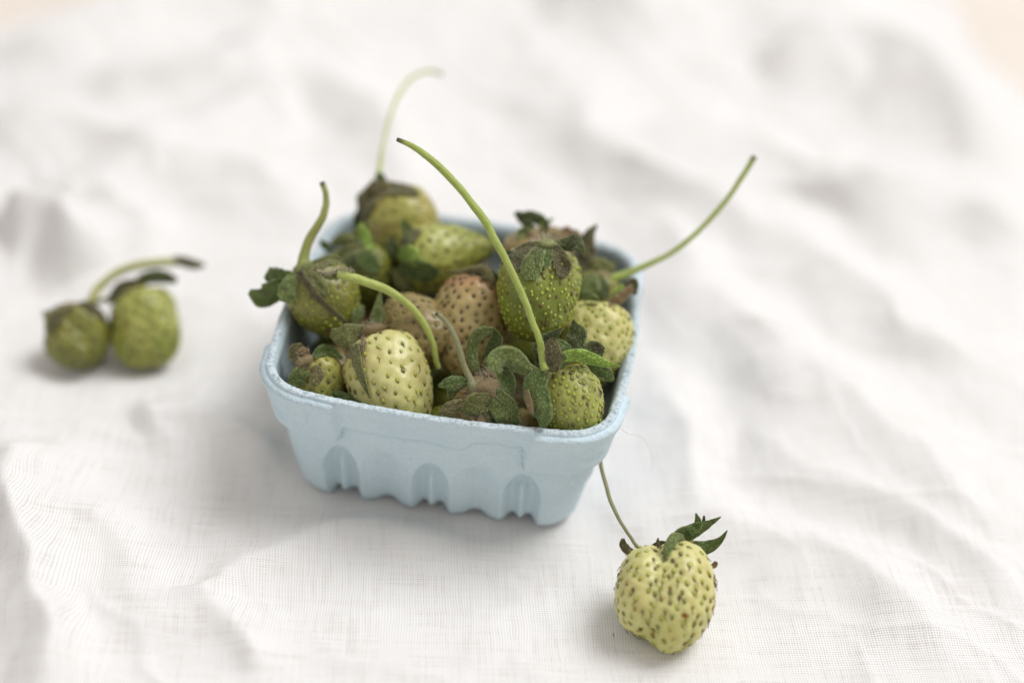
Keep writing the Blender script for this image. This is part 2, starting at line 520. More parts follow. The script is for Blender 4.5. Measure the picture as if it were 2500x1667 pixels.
def build_table():
    m, nt, b = mat_new("pale_wood")
    v = obj_coord(nt)
    mp = nt.nodes.new('ShaderNodeMapping'); mp.inputs['Scale'].default_value = (0.06, 0.9, 0.9); nt.links.new(v, mp.inputs[0])
    f = noise(nt, mp.outputs[0], 1.4, 5, .6)
    c = ramp(nt, f, [(0.3, (0.68, 0.60, 0.52)), (0.7, (0.75, 0.68, 0.61))])
    nt.links.new(c, b.inputs['Base Color']); b.inputs['Roughness'].default_value = 0.5
    bump(nt, b, f, 0.2, 0.0003)
    import bmesh
    bm = bmesh.new()
    z1 = -0.9
    far = at_z(2300, -40, z1)
    x0, x1, y0, y1 = -60, 60, -40, far[1] + 12
    bmesh.ops.create_cube(bm, size=1)
    for vt in bm.verts:
        vt.co = Vector(((x0 + x1) / 2 + vt.co.x * (x1 - x0), (y0 + y1) / 2 + vt.co.y * (y1 - y0), z1 - 1.5 + vt.co.z * 3)) * CM
    bmesh.ops.bevel(bm, geom=bm.edges[:], offset=0.003, segments=3, affect='EDGES')
    me = bpy.data.meshes.new("tabletop"); bm.to_mesh(me); bm.free(); me.materials.append(m)
    o = bpy.data.objects.new("tabletop", me); COL.objects.link(o); o['kind'] = 'structure'
    # floor far below
    m2, nt2, b2 = mat_new("grey_floor")
    v2 = obj_coord(nt2)
    c2 = ramp(nt2, noise(nt2, v2, .05, 4), [(0.3, (0.40, 0.41, 0.43)), (0.7, (0.5, 0.51, 0.53))])
    nt2.links.new(c2, b2.inputs['Base Color']); b2.inputs['Roughness'].default_value = 0.6
    fv = [(-300, -200, -70), (300, -200, -70), (300, 500, -70), (-300, 500, -70)]
    tag(mesh_obj("floor", fv, [[0, 1, 2, 3]], m2), kind='structure')


# ------------------------------------------------------------------ basket of moulded pulp
RIM_Z = 4.6


def pulp_mat():
    m, nt, b = mat_new("blue_pulp")
    v = obj_coord(nt); L = nt.links
    n1 = noise(nt, v, .55, 4)
    c = mixc(nt, ramp(nt, n1, [(0.35, (0, 0, 0)), (0.7, (1, 1, 1))]), (0.575, 0.71, 0.77), (0.63, 0.755, 0.81))
    n2 = noise(nt, v, 16, 4, .7)
    c = mixc(nt, ramp(nt, n2, [(0.3, (0.35, 0.35, 0.35)), (0.55, (0, 0, 0))]), c, (0.46, 0.55, 0.59))
    vo = N(nt, 'ShaderNodeTexVoronoi', _feature='F1', Scale=30.0); L.new(v, vo.inputs['Vector'])
    c = mixc(nt, ramp(nt, vo.outputs['Distance'], [(0.1, (0.4, 0.4, 0.4)), (0.3, (0, 0, 0))]), c, (0.80, 0.85, 0.87))
    n5 = noise(nt, v, 2.3, 6, .75)
    c = mixc(nt, ramp(nt, n5, [(0.55, (0, 0, 0)), (0.75, (0.5, 0.5, 0.5))]), c, (0.55, 0.64, 0.66))
    # torn, flecked top of the lip
    rm = N(nt, 'ShaderNodeAttribute', _attribute_name='torn')
    n3 = noise(nt, v, 9, 6, .8)
    fl = ramp(nt, n3, [(0.50, (0, 0, 0)), (0.57, (1, 1, 1))])
    mu = nt.nodes.new('ShaderNodeMath'); mu.operation = 'MULTIPLY'; L.new(fl, mu.inputs[0]); L.new(rm.outputs['Fac'], mu.inputs[1])
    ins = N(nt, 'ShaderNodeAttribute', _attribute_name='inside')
    c = mixc(nt, ins.outputs['Fac'], c, mixc(nt, n1, (0.25, 0.31, 0.33), (0.33, 0.39, 0.41)))  # inner wall painted darker, standing in for shade inside the basket
    c = mixc(nt, rm.outputs['Fac'], c, (0.60, 0.68, 0.72))
    mu2 = nt.nodes.new('ShaderNodeMath'); mu2.operation = 'MULTIPLY'; L.new(mu.outputs[0], mu2.inputs[0]); mu2.inputs[1].default_value = .75
    c = mixc(nt, mu2.outputs[0], c, (0.20, 0.28, 0.31))
    L.new(c, b.inputs['Base Color'])
    b.inputs['Roughness'].default_value = 0.82
    b.inputs['Specular IOR Level'].default_value = 0.25
    ch = bump(nt, b, n2, 0.6, 0.0006)
    ch = bump(nt, b, noise(nt, v, 5, 4), 0.45, 0.0012, ch)
    bump(nt, b, mu.outputs[0], -0.5, 0.0006, ch)
    return m


def outline(h, r, bulge, n=640):
    """rounded square, half size h, corner radius r, sides bowed outwards by bulge; returns points, normals, side coordinate"""
    s = np.linspace(0, 1, n, endpoint=False)
    side = 2 * (h - r); arc = math.pi / 2 * r; per = 4 * (side + arc)
    d = s * per
    P = np.zeros((n, 2)); Nn = np.zeros((n, 2)); us = np.zeros(n); k = np.zeros(n, int); cor = np.zeros(n)
    for i, di in enumerate(d):
        q = int(di // (side + arc)); e = di - q * (side + arc)
        if e < side:
            t = e - side / 2
            bx = bulge * (1 - (t / (side / 2)) ** 2)
            p = np.array([t, -h - bx]); nn = np.array([2 * bulge * t / (side / 2) ** 2, -1]); us[i] = t
        else:
            a = -math.pi / 2 + (e - side) / r
            p = np.array([h - r + r * math.cos(a), -h + r + r * math.sin(a)]); nn = np.array([math.cos(a), math.sin(a)])
            us[i] = side / 2 + (e - side); cor[i] = math.sin((e - side) / arc * math.pi)
            if e - side > arc / 2: pass
        nn = nn / np.linalg.norm(nn)
        c, sn = [(1, 0), (0, 1), (-1, 0), (0, -1)][q % 4]
        P[i] = (p[0] * c - p[1] * sn, p[0] * sn + p[1] * c); Nn[i] = (nn[0] * c - nn[1] * sn, nn[0] * sn + nn[1] * c)
        k[i] = q
    dist_c = np.zeros(n)   # distance along the wall to the nearest corner middle
    mids = [(q + 1) * (side + arc) - arc / 2 for q in range(4)]
    for i, di in enumerate(d):
        dist_c[i] = min(min(abs(di - mm), per - abs(di - mm)) for mm in mids)
    su = np.where(us > side / 2, np.nan, us)
    return P, Nn, us, k, dist_c, side, arc


def build_basket():
    n = 720
    root = empty("berry_basket", (0, 0, 0), "pale blue moulded pulp basket heaped with unripe strawberries", "basket")
    root.rotation_euler = (0, 0, YAW)
    m = pulp_mat()
    rows = []; torn = []
    B0, B1 = 4.24, 5.05
    # profile rows: (z, inset from outer, kind)
    zs_out = np.concatenate([[0.0, 0.03, 0.10], np.linspace(0.2, 2.75, 48), np.linspace(2.8, 4.16, 42), np.linspace(4.2, 4.44, 8)])
    for z in zs_out:
        f = z / RIM_Z
        h = B0 + (B1 - B0) * f ** 0.95
        P, Nn, us, k, dc, side, arc = outline(h, 1.15 + .30 * f, .10 + .17 * f, n)
        off = np.zeros(n)
        base_round = .20 * (1 - np.clip(z / .45, 0, 1)) ** 2
        off -= base_round
        # fluting: arched hollows with a rib inside and softer hollows between
        on = dc > arc / 2 * 0.7
        uu = np.where(us > side / 2, us - side / 2 + 90, us)
        fl = np.zeros(n); notch = np.zeros(n)
        for c in (-2.7, 0.0, 2.7):
            x = (us - c)
            top = 2.55 - .9 * np.clip(np.abs(x) / .55, 0, 1) ** 2 * 1.0
            wdt = smooth(.64, .30, np.abs(x))
            ar = wdt * smooth(top + .10, top - .12, z)
            rib = np.exp(-(x / .13) ** 2) * smooth(2.25, 1.9, z)
            fl += -0.31 * ar + 0.25 * rib
            edge = np.exp(-((np.abs(x) - .60) / .10) ** 2) * smooth(2.3, 1.9, z) * smooth(.05, .7, z)
            fl += 0.09 * edge
            notch += np.exp(-(x / .40) ** 4)
        for c in (-1.35, 1.35, -3.75, 3.75):
            x = (us - c)
            ws = .5 if abs(c) < 3 else .3
            fl += (-.27 if abs(c) < 3 else .10) * np.exp(-(x / (ws * (.55 + .45 * np.clip((3.0 - z) / 1.6, 0, 1)))) ** 2) * smooth(3.0, 2.1, z)
            if abs(c) < 3: notch += .55 * np.exp(-(x / .28) ** 4)
        fl *= smooth(arc / 2 * .6, arc / 2 * 1.1, dc)
        off += fl
        # collar under the lip, reaching lower at the four corners
        jog = .16 * np.tanh((us - 1.1) * 9) + .05 * fbm(us * 1.7 + 3 * k, us * 0 + 1, 3, 2)
        zb = np.where(np.abs(us) < 4.5, 3.72 + jog, 3.7)
        tabw = smooth(2.05, 1.75, dc)
        zb = zb * (1 - tabw) + 2.95 * tabw
        off += (.06 + .20 * tabw) * smooth(zb - .07, zb + .07, z)
        off -= .045 * np.exp(-((z - zb + .06) / .06) ** 2)
        # round dimple pressed in each corner tab
        off -= .09 * np.exp(-(((dc - .0) / .30) ** 2 + ((z - 3.45) / .24) ** 2) ** 2) * (z > 2.6) * 1.0
        # lip swells outwards and is rounded over
        off += .05 * smooth(4.05, 4.25, z)
        off += .018 * fbm(us * 1.3 + 11 * k, np.full(n, z) * 1.1, 8, 3)
        zz = np.full(n, z) + np.where(z < .7, 1, 0) * .26 * np.clip(notch, 0, 1) * (1 - z / .7) * smooth(arc / 2 * .6, arc / 2 * 1.1, dc)
        rows.append(np.column_stack([P + Nn * off[:, None], zz])); torn.append(np.zeros(n))
    # lip top
    P, Nn, us, k, dc, side, arc = outline(B1, 1.50, .27, n)
    ang = np.linspace(0, 2 * np.pi, n, endpoint=False)
    jag = .012 * fbm(np.arange(n) * .16, np.zeros(n) + .3, 17, 3) + .010 * fbm(np.arange(n) * .6, np.zeros(n) + 4.3, 19, 2)
    sag = .05 * fbm(np.cos(ang) * 1.5 + 3, np.sin(ang) * 1.5, 23, 2)
    for off, z, t in ((.105, 4.52, .0), (.10, 4.575, .2), (.075, 4.61, .8), (.03, 4.622, 1), (-.02, 4.625, 1), (-.07, 4.622, 1), (-.12, 4.605, 1), (-.15, 4.555, .6)):
        rows.append(np.column_stack([P + Nn * (off + .6 * jag)[:, None], z + sag * .6 + jag * 1.3 + .005 * rng.randn(n) * t])); torn.append(np.full(n, t))
    # inner wall and floor
    for z in np.concatenate([np.linspace(4.4, .5, 34), [.36, .3]]):
        f = z / RIM_Z
        h = B0 + (B1 - B0) * f ** 0.95
        P, Nn, us, k, dc, side, arc = outline(h, 1.15 + .30 * f, .10 + .12 * f, n)
        off = -.18 - .40 * smooth(3.4, 2.6, z) - .3 * (1 - np.clip((z - .25) / .5, 0, 1)) ** 2 + .015 * fbm(us * 1.3 + 11 * k, np.full(n, z), 18, 3)
        off = off - .10 * np.exp(-((np.abs(us) - 1.35) / .4) ** 2) * smooth(2.9, 2.0, z)
        rows.append(np.column_stack([P + Nn * off[:, None], np.full(n, z)])); torn.append(np.zeros(n))
    for s in (.75, .4, .1):
        rows.append(np.column_stack([rows[-1][:, :2] * 0 + outline(B0, 1.15, .1, n)[0] * s * .9, np.full(n, .27)])); torn.append(np.zeros(n))
    R = np.array(rows)                # rows x n x 3
    nr = len(R)
    V = R.transpose(1, 0, 2).reshape(-1, 3)
    T = np.array(torn).T.ravel()
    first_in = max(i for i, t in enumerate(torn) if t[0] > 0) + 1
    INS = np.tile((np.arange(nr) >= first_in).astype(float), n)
    F = grid_faces(n, nr, True).tolist()
    F.append([i * nr + nr - 1 for i in range(n)])
    F.append([i * nr for i in range(n)][::-1])
    iz = [i for i, t in enumerate(torn) if t[0] > 0]
    # wall and lip are two parts of the one moulding
    lo, hi = iz[0] - 1, iz[-1] + 1
    fl = np.array(F[:-2])
    rowi = fl[:, 0] % nr
    lipm = (rowi >= lo) & (rowi < hi)
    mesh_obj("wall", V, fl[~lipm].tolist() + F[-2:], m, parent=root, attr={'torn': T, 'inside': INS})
    used = np.unique(fl[lipm]); remap = -np.ones(len(V), int); remap[used] = np.arange(len(used))
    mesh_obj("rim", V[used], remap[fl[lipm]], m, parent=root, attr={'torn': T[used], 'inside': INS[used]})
    return root


# ------------------------------------------------------------------ strawberries
def seed_mesh(name, m_body, m_tip):
    nu, nv = 8, 6
    vs = []; fs = []; fm = []
    for j in range(nv + 1):
        t = j / nv
        r = math.sin(math.pi * t) ** 0.7 * (1 - .45 * (t - .35)) if 0 < t < 1 else 0
        for i in range(nu):
            a = 2 * math.pi * i / nu
            vs.append((.48 * r * math.cos(a), t * 1.45 - .72, .34 * r * math.sin(a)))
    for j in range(nv):
        for i in range(nu):
            fs.append([j * nu + i, j * nu + (i + 1) % nu, (j + 1) * nu + (i + 1) % nu, (j + 1) * nu + i]); fm.append(1 if j >= nv - 2 else 0)
    me = bpy.data.meshes.new(name)
    me.from_pydata([tuple(c * CM for c in v) for v in vs], [], [f[::-1] for f in fs])
    me.materials.append(m_body); me.materials.append(m_tip)
    me.polygons.foreach_set('material_index', np.array(fm, np.int32))
    me.polygons.foreach_set('use_smooth', np.ones(len(fm), bool)); me.update()
    return me


SM = dict(G=seed_mesh("seed", SEED_G, SEED_O), O=seed_mesh("seed", SEED_O, SEED_B), B=seed_mesh("seed", SEED_B, SEED_B),
          A=seed_mesh("seed", SEED_A, SEED_B), L=seed_mesh("seed", SEED_L, SEED_O))


def tube(name, pts, radii, mat, parent, origin, nseg=10, n=None, endfade=None, closed=True, wob=0.0, seed=0):
    n = n or max(8, len(pts) * 8)
    C = spline(pts, n)
    if wob:
        q_ = np.linspace(0, n / 9.0, n)
        C = C + .013 * np.stack([fbm(q_ + seed, q_ * 0 + 1.3 * k_, seed + k_, 2) for k_ in range(3)], -1)
    R = spline(np.asarray(radii, float)[:, None], n)[:, 0] if len(radii) > 1 else np.full(n, radii[0])
    T = nrm(np.gradient(C, axis=0))
    ref = np.array([0.3, 0.2, 1.0]); ref = nrm(ref - (ref @ T[0]) * T[0])
    V = []; L = np.concatenate([[0], np.cumsum(np.linalg.norm(np.diff(C, axis=0), axis=1))])
    uv = []
    for i in range(n):
        ref = nrm(ref - (ref @ T[i]) * T[i]); bn = np.cross(T[i], ref)
        for j in range(nseg):
            a = 2 * math.pi * j / nseg
            rr = R[i] * (1 + wob * float(vnoise(np.array(j * .9 + seed), np.array(L[i] * 2.2), seed)))
            V.append(C[i] + (ref * math.cos(a) + bn * math.sin(a)) * rr); uv.append((L[i], j / nseg))
    F = []
    for i in range(n - 1):
        for j in range(nseg):
            F.append([i * nseg + j, i * nseg + (j + 1) % nseg, (i + 1) * nseg + (j + 1) % nseg, (i + 1) * nseg + j])
    F.append(list(range(nseg))[::-1]); F.append([(n - 1) * nseg + j for j in range(nseg)])
    at = {'end': np.repeat(smooth(L[-1] - (endfade or .35), L[-1] - .03, L), nseg)}
    return mesh_obj(name, V, F, mat, parent=parent, origin=origin, uv=uv, attr=at)


def leaf(name, px, widths, off, D, mat, parent, origin, roll=0.0, curl=0.25, ripple=0.06, seed=0, label=None, lift=True):
    """one sepal: midrib through px points at depth D + off, widths in photo pixels"""
    k = len(px)
    offs = off if isinstance(off, (list, tuple)) else [off] * k
    pts = np.array([at_depth(x, y, D + o) for (x, y), o in zip(px, offs)])
    n, mcount = 26, 11
    C = spline(pts, n)
    W = np.clip(spline(np.asarray(widths, float)[:, None], n)[:, 0], 1.5, None) * D / FPX / 2
    T = nrm(np.gradient(C, axis=0))
    view = nrm(C - CAM)
    lat = nrm(np.cross(T, view)); nr_ = nrm(np.cross(lat, T))     # nr_ points to or from the viewer
    sgn = np.sign(np.sum(nr_ * -view, 1))[:, None]; nr_ = nr_ * sgn
    rolls = np.radians(np.linspace(roll[0], roll[1], n) if isinstance(roll, (tuple, list)) else np.full(n, roll))[:, None]
    lat2 = lat * np.cos(rolls) + nr_ * np.sin(rolls); n2 = nr_ * np.cos(rolls) - lat * np.sin(rolls)
    xs = np.linspace(-1, 1, mcount)
    s = np.linspace(0, 1, n)
    rs = np.random.RandomState(seed + 100)
    ph = rs.rand(4) * 6
    V = np.zeros((n, mcount, 3)); E = np.zeros((n, mcount))
    for j, x in enumerate(xs):
        jag = 1 + .035 * np.sin(s * 23 + ph[0] + (x > 0) * 2) * abs(x) + .02 * np.sin(s * 41 + ph[1] + (x > 0))
        up = -curl * x * x - .16 * (1 - abs(x)) + .16 * fbm(s * 6 + seed, np.full(n, x * 2.0), seed + 3, 3)
        rip = ripple * (np.sin(s * 9 + ph[2] + 2.0 * (x > 0)) + .6 * np.sin(s * 17 + ph[3] + x)) * abs(x) ** 1.5
        V[:, j] = C + lat2 * (W * x * jag)[:, None] + n2 * (W * (up + rip))[:, None]
        E[:, j] = smooth(.8, 1.0, abs(x)) * .7
    for tree in (FRUIT_TREES if lift else []):          # a sepal lies on the fruit, never inside it
        for a_ in range(n):
            for b_ in range(mcount):
                p = Vector(V[a_, b_])
                loc, no, _, dist = tree.find_nearest(p, 1.6)
                if loc is not None and ((p - loc).dot(no) < 0.02):
                    cdir = Vector(nrm(V[a_, b_] - CAM))
                    h, hn, _, hd = tree.ray_cast(Vector(CAM), cdir)
                    if h is not None and (h - p).length < 1.3: V[a_, b_] = np.array(h - cdir * (.075 + .03 * abs(xs[b_])))
    L = np.concatenate([[0], np.cumsum(np.linalg.norm(np.diff(C, axis=0), axis=1))])
    uv = np.stack([np.repeat(L, mcount), (W[:, None] * xs[None]).ravel() + seed * 3.3], -1)
    o = mesh_obj(name, V.reshape(-1, 3), grid_faces(n, mcount), mat, parent=parent, origin=origin, uv=uv, attr={'edge': E.ravel()})
    md = o.modifiers.new("thickness", 'SOLIDIFY'); md.thickness = 0.00012; md.offset = 0
    if label: o['label'] = label
    return o


def hairs(name, P, Dv, length, rad, mat, parent, origin, curl=0.5, seed=0):
    """fine hairs as thin three-sided tapering strands joined into one part"""
    rs = np.random.RandomState(seed)
    V = []; F = []
    for p, d in zip(P, Dv):
        d = nrm(d + .45 * rs.randn(3)); l = length * (.5 + rs.rand())
        c1 = rs.randn(3) * curl * .4
        q = [p, p + d * l * .5 + c1 * l * .2, p + nrm(d + c1) * l]
        a = nrm(np.cross(d, rs.randn(3))); b = np.cross(d, a)
        b0 = len(V)
        for i, rr in enumerate((rad, rad * .8, rad * .25)):
            for j in range(3):
                an = 2 * math.pi * j / 3
                V.append(q[i] + (a * math.cos(an) + b * math.sin(an)) * rr)
        for i in range(2):
            for j in range(3):
                F.append([b0 + i * 3 + j, b0 + i * 3 + (j + 1) % 3, b0 + i * 3 + 3 + (j + 1) % 3, b0 + i * 3 + 3 + j])
    o = mesh_obj(name, V, F, mat, parent=parent, origin=origin)
    o['kind'] = 'stuff'
    return o


FRUIT_TREES = []


class Berry:
    pass


def berry(name, label, calyx_px, tip_px, D, dd, width, flesh, n_seeds, seed_mix, seed_len=.15, taper=.32, blunt=.85,
          tip_grad=(.55, 1.0, .8), seed=0, singles=True, threads=0.0, lumps=.05, res=(150, 96), parent=None, group=None, cat='strawberry',
          dimple=.022, sdf=None, core=None, core_r=.28, pit_r=.10, pit_amt=.6, roundness=0.8, body_name="fruit"):
    b = Berry()
    rs = np.random.RandomState(seed)
    Pc = at_depth(*calyx_px, D - dd / 2); Pt = at_depth(*tip_px, D + dd / 2)
    A = nrm(Pt - Pc); Ln = np.linalg.norm(Pt - Pc)
    X = nrm(np.cross(A, FW) + 1e-6); Y = np.cross(A, X)
    R = width * D / FPX / 2
    b.Pc, b.A, b.D, b.Ln, b.R = Pc, A, D, Ln, R
    nphi, ns = res
    ph1 = rs.rand(6) * 6.28

    def surf(phi, s):
        """s 0..pi from calyx to tip"""
        x = (1 - np.cos(s)) / 2
        r = np.sin(np.clip(s, 1e-4, math.pi - 1e-4)) ** roundness * (1 - taper * (x - .35) - (1 - blunt) * smooth(.55, 1, x) * .6)
        lump = 1 + lumps * (np.cos(2 * phi + ph1[0] + x) * .6 + np.cos(3 * phi + ph1[1] - 2 * x) * .4 + .5 * np.sin(5 * x + 2 * phi + ph1[2]) + .3 * np.cos(5 * phi + 7 * x + ph1[3]))
        ax = x * Ln + .06 * Ln * lumps * 8 * np.sin(phi + ph1[4]) * (x * (1 - x))
        ax = ax + .05 * Ln * np.exp(-(s / .45) ** 2)      # hollow at the calyx
        rr = R * r * lump
        return Pc + A * ax[..., None] + X * (rr * np.cos(phi))[..., None] + Y * (rr * np.sin(phi))[..., None]
    if sdf is not None:
        surf = sdf(b, Pc, A, X, Y, Ln, R)
    phi = np.linspace(0, 2 * math.pi, nphi, endpoint=False); s = np.linspace(.02, math.pi - .02, ns)
    PH, S = np.meshgrid(phi, s, indexing='ij')
    V = surf(PH, S)

    def normal(p, q):
        e = 2e-3
        du = surf(p + e, q) - surf(p - e, q); dv = surf(p, q + e) - surf(p, q - e)
        return nrm(np.cross(dv, du)) if True else None
    NN = normal(PH, S)
    cen = Pc + A * Ln * .5
    if np.mean(np.sum(NN * (V - cen), -1)) < 0: NN = -NN; flip = True
    else: flip = False
    # seeds on a spiral, jittered
    i = np.arange(n_seeds) + .5
    cs = 1 - 2 * (i / n_seeds) ** 1.0
    ss = np.arccos(np.clip(cs * .985, -1, 1)); pp = (i * 2.399963) % (2 * math.pi)
    ss = np.clip(ss + rs.randn(n_seeds) * .035, .12, math.pi - .05); pp = pp + rs.randn(n_seeds) * .05 / np.maximum(.3, np.sin(ss))
    SP = surf(pp, ss); SN = normal(pp, ss)
    if flip: SN = -SN
    e = 4e-3
    ST_ = nrm(surf(pp, ss + e) - surf(pp, ss - e))
    # dimples
    Vf = V.reshape(-1, 3).copy(); Nf = NN.reshape(-1, 3)
    best = np.full(len(Vf), 9.0)
    for c in range(0, n_seeds, 40):
        dch = np.linalg.norm(Vf[:, None, :] - SP[None, c:c + 40, :], axis=2).min(1)
        best = np.minimum(best, dch)
    sr = seed_len * .72
    dis = -dimple * np.exp(-(best / sr) ** 2) + dimple * .25 * np.exp(-((best - sr * 1.9) / (sr * .8)) ** 2)
    dis = dis + .02 * np.clip(fbm(PH.ravel() * 3 + seed, S.ravel() * 4, seed, 3), -1, 1) * R
    Vf = Vf + Nf * dis[:, None]
    pit = pit_amt * np.exp(-(best / (pit_r)) ** 2)
    xx = (1 - np.cos(S)) / 2
    g0, g1, ga = tip_grad
    along = ga * smooth(min(g0, g1), max(g0, g1), xx) if g1 > g0 else ga * (1 - smooth(g1, g0, xx))
    along = np.clip(along + .25 * ga * fbm(PH * 1.0, S * 1.3, seed + 5, 2) * (along > .02), 0, 1)
    if parent is None:
        base = cen.copy(); base[2] = Vf[:, 2].min()
        root = empty(name, base, label, cat, group)
    else:
        root, base = parent
    b.root, b.base = root, base
    F = grid_faces(nphi, ns, True)
    if not flip: F = F[:, ::-1]
    F = F.tolist()
    caps = [[k * ns for k in range(nphi)], [k * ns + ns - 1 for k in range(nphi)][::-1]]
    if not flip: caps = [c[::-1] for c in caps]
    body = mesh_obj(body_name, Vf, F + caps, FL[flesh], parent=root, origin=base, attr={'along': along.ravel(), 'pit': pit})
    b.body = body
    FRUIT_TREES.append(BVHTree.FromPolygons([tuple(v) for v in Vf], [f if not flip else f for f in F]))
    b.Vf = Vf
    # seeds
    keys = list(seed_mix); pr = np.array([seed_mix[k] for k in keys], float); pr /= pr.sum()
    ch = rs.choice(len(keys), n_seeds, p=pr)
    sz = seed_len / 1.45 * (.88 + .3 * rs.rand(n_seeds))
    order = np.argsort(np.sum(SN * nrm(SP - CAM), -1))     # seeds turned to the viewer first
    if singles:
        for q in order[:300]:
            t = nrm(ST_[q] + .25 * rs.randn() * np.cross(SN[q], ST_[q])); n_ = SN[q]; x_ = np.cross(t, n_)
            p = (SP[q] - n_ * dimple * .45 - base) * CM
            o = bpy.data.objects.new("seed", SM[keys[ch[q]]])
            k = sz[q]
            o.matrix_local = Matrix(((x_[0] * k, t[0] * k, n_[0] * k, p[0]), (x_[1] * k, t[1] * k, n_[1] * k, p[1]), (x_[2] * k, t[2] * k, n_[2] * k, p[2]), (0, 0, 0, 1)))
            COL.objects.link(o); o.parent = body
    left = order[300:] if singles else order
    if len(left):
        V2 = []; F2 = []; fm = []
        proto = SM['G']; pv = np.array([v.co[:] for v in proto.vertices]) / CM
        pf = [list(p.vertices) for p in proto.polygons]
        for q in left:
            t = ST_[q]; n_ = SN[q]; x_ = np.cross(t, n_); b0 = len(V2)
            V2 += list((SP[q] - n_ * dimple * .45) + (pv[:, :1] * x_ + pv[:, 1:2] * t + pv[:, 2:] * n_) * sz[q])
            F2 += [[a + b0 for a in f] for f in pf]; fm += [ch[q]] * len(pf)
        mp_ = dict(G=SEED_G, O=SEED_O, B=SEED_B, A=SEED_A, L=SEED_L)
        so = mesh_obj("seeds", V2, F2, None, parent=body, origin=base, mats=[mp_[k] for k in keys], fmat=fm); so['kind'] = 'stuff'
    if threads > 0:
        V3 = []; F3 = []
        for q in np.where(rs.rand(n_seeds) < threads)[0]:
            d = nrm(ST_[q] + .9 * rs.randn() * np.cross(SN[q], ST_[q]) * .6)
            n_ = SN[q]; l = seed_len * (.5 + .9 * rs.rand()); bend = rs.randn() * .8
            p0 = SP[q] + ST_[q] * seed_len * .4 + n_ * .01
            sd = np.cross(n_, d)
            p1 = p0 + d * l * .5 + n_ * .03; p2 = p1 + nrm(d + sd * bend) * l * .5 - n_ * .005
            C = spline([p0, p1, p2], 5); b0 = len(V3)
            for r_i, c in enumerate(C):
                rad = .0125 * (1 - .1 * r_i)
                for j in range(4):
                    an = math.pi / 2 * j
                    V3.append(c + (sd * math.cos(an) + n_ * math.sin(an)) * rad)
            for r_i in range(4):
                for j in range(4):
                    F3.append([b0 + r_i * 4 + j, b0 + r_i * 4 + (j + 1) % 4, b0 + r_i * 4 + 4 + (j + 1) % 4, b0 + r_i * 4 + 4 + j])
        if V3:
            so = mesh_obj("style_threads", V3, F3, THREAD, parent=body, origin=base); so['kind'] = 'stuff'
    if core is not None:
        cp = Pc if core is True else at_depth(core[0], core[1], D + core[2])
        calyx_core(b, cp, core_r, seed)
    return b


def calyx_core(b, cp, r, seed, mat=None, squash=.55, hair=0):
    nu, nv = 20, 12
    ph = np.linspace(0, 2 * math.pi, nu, endpoint=False); th = np.linspace(.05, math.pi - .05, nv)
    PH, TH = np.meshgrid(ph, th, indexing='ij')
    X = nrm(np.cross(b.A, FW)); Y = np.cross(b.A, X)
    rr = r * (1 + .16 * fbm(PH * 1.3 + seed, TH * 2.2, seed, 3))
    d = X * (np.sin(TH) * np.cos(PH))[..., None] + Y * (np.sin(TH) * np.sin(PH))[..., None] - b.A * (np.cos(TH) * squash)[..., None]
    V = (cp + d * rr[..., None]).reshape(-1, 3)
    F = grid_faces(nu, nv, True).tolist() + [[k * nv for k in range(nu)], [k * nv + nv - 1 for k in range(nu)]]
    mesh_obj("calyx", V, F, mat or CORE, parent=b.root, origin=b.base)
    if hair:
        rs = np.random.RandomState(seed + 3)
        idx = rs.randint(0, len(V), hair)
        hairs("calyx_hairs", V[idx], nrm(V[idx] - cp) - .5 * b.A, .22, .006, HAIR if hair % 2 == 0 else HAIRB, b.root, b.base, seed=seed)


def stem(b, pts, radii, mat, D=None, endfade=.3, n=None, name="stem", wob=.12, fuzz=0, seed=0):
    D = b.D if D is None else D
    P = [at_depth(x, y, D + o) for x, y, o in pts]
    rad = [r * D / FPX / 2 for r in radii]
    o = tube(name, P, rad, ST[mat], b.root, b.base, nseg=12, n=n or len(pts) * 9, endfade=endfade, wob=wob, seed=seed)
    if fuzz:
        C = spline(P, fuzz); T = nrm(np.gradient(C, axis=0)); rs = np.random.RandomState(seed)
        dv = nrm(np.cross(T, rs.randn(*T.shape)))
        R = spline(np.array(rad)[:, None], fuzz)
        hairs("stem_hairs", C + dv * R * .9, dv, .10, .0035, HAIR, b.root, b.base, seed=seed)
    return o


def sepals(b, rows, D=None):
    D = b.D if D is None else D
    for i, r in enumerate(rows):
        px, w, off, m = r[:4]; kw = r[4] if len(r) > 4 else {}
        leaf("sepal", px, w, off, D, LF[m], b.root, b.base, seed=i + int(abs(px[0][0])), **kw)


GRP = "strawberries heaped in the basket"
WHITE = dict(G=5, O=3, B=1.2)


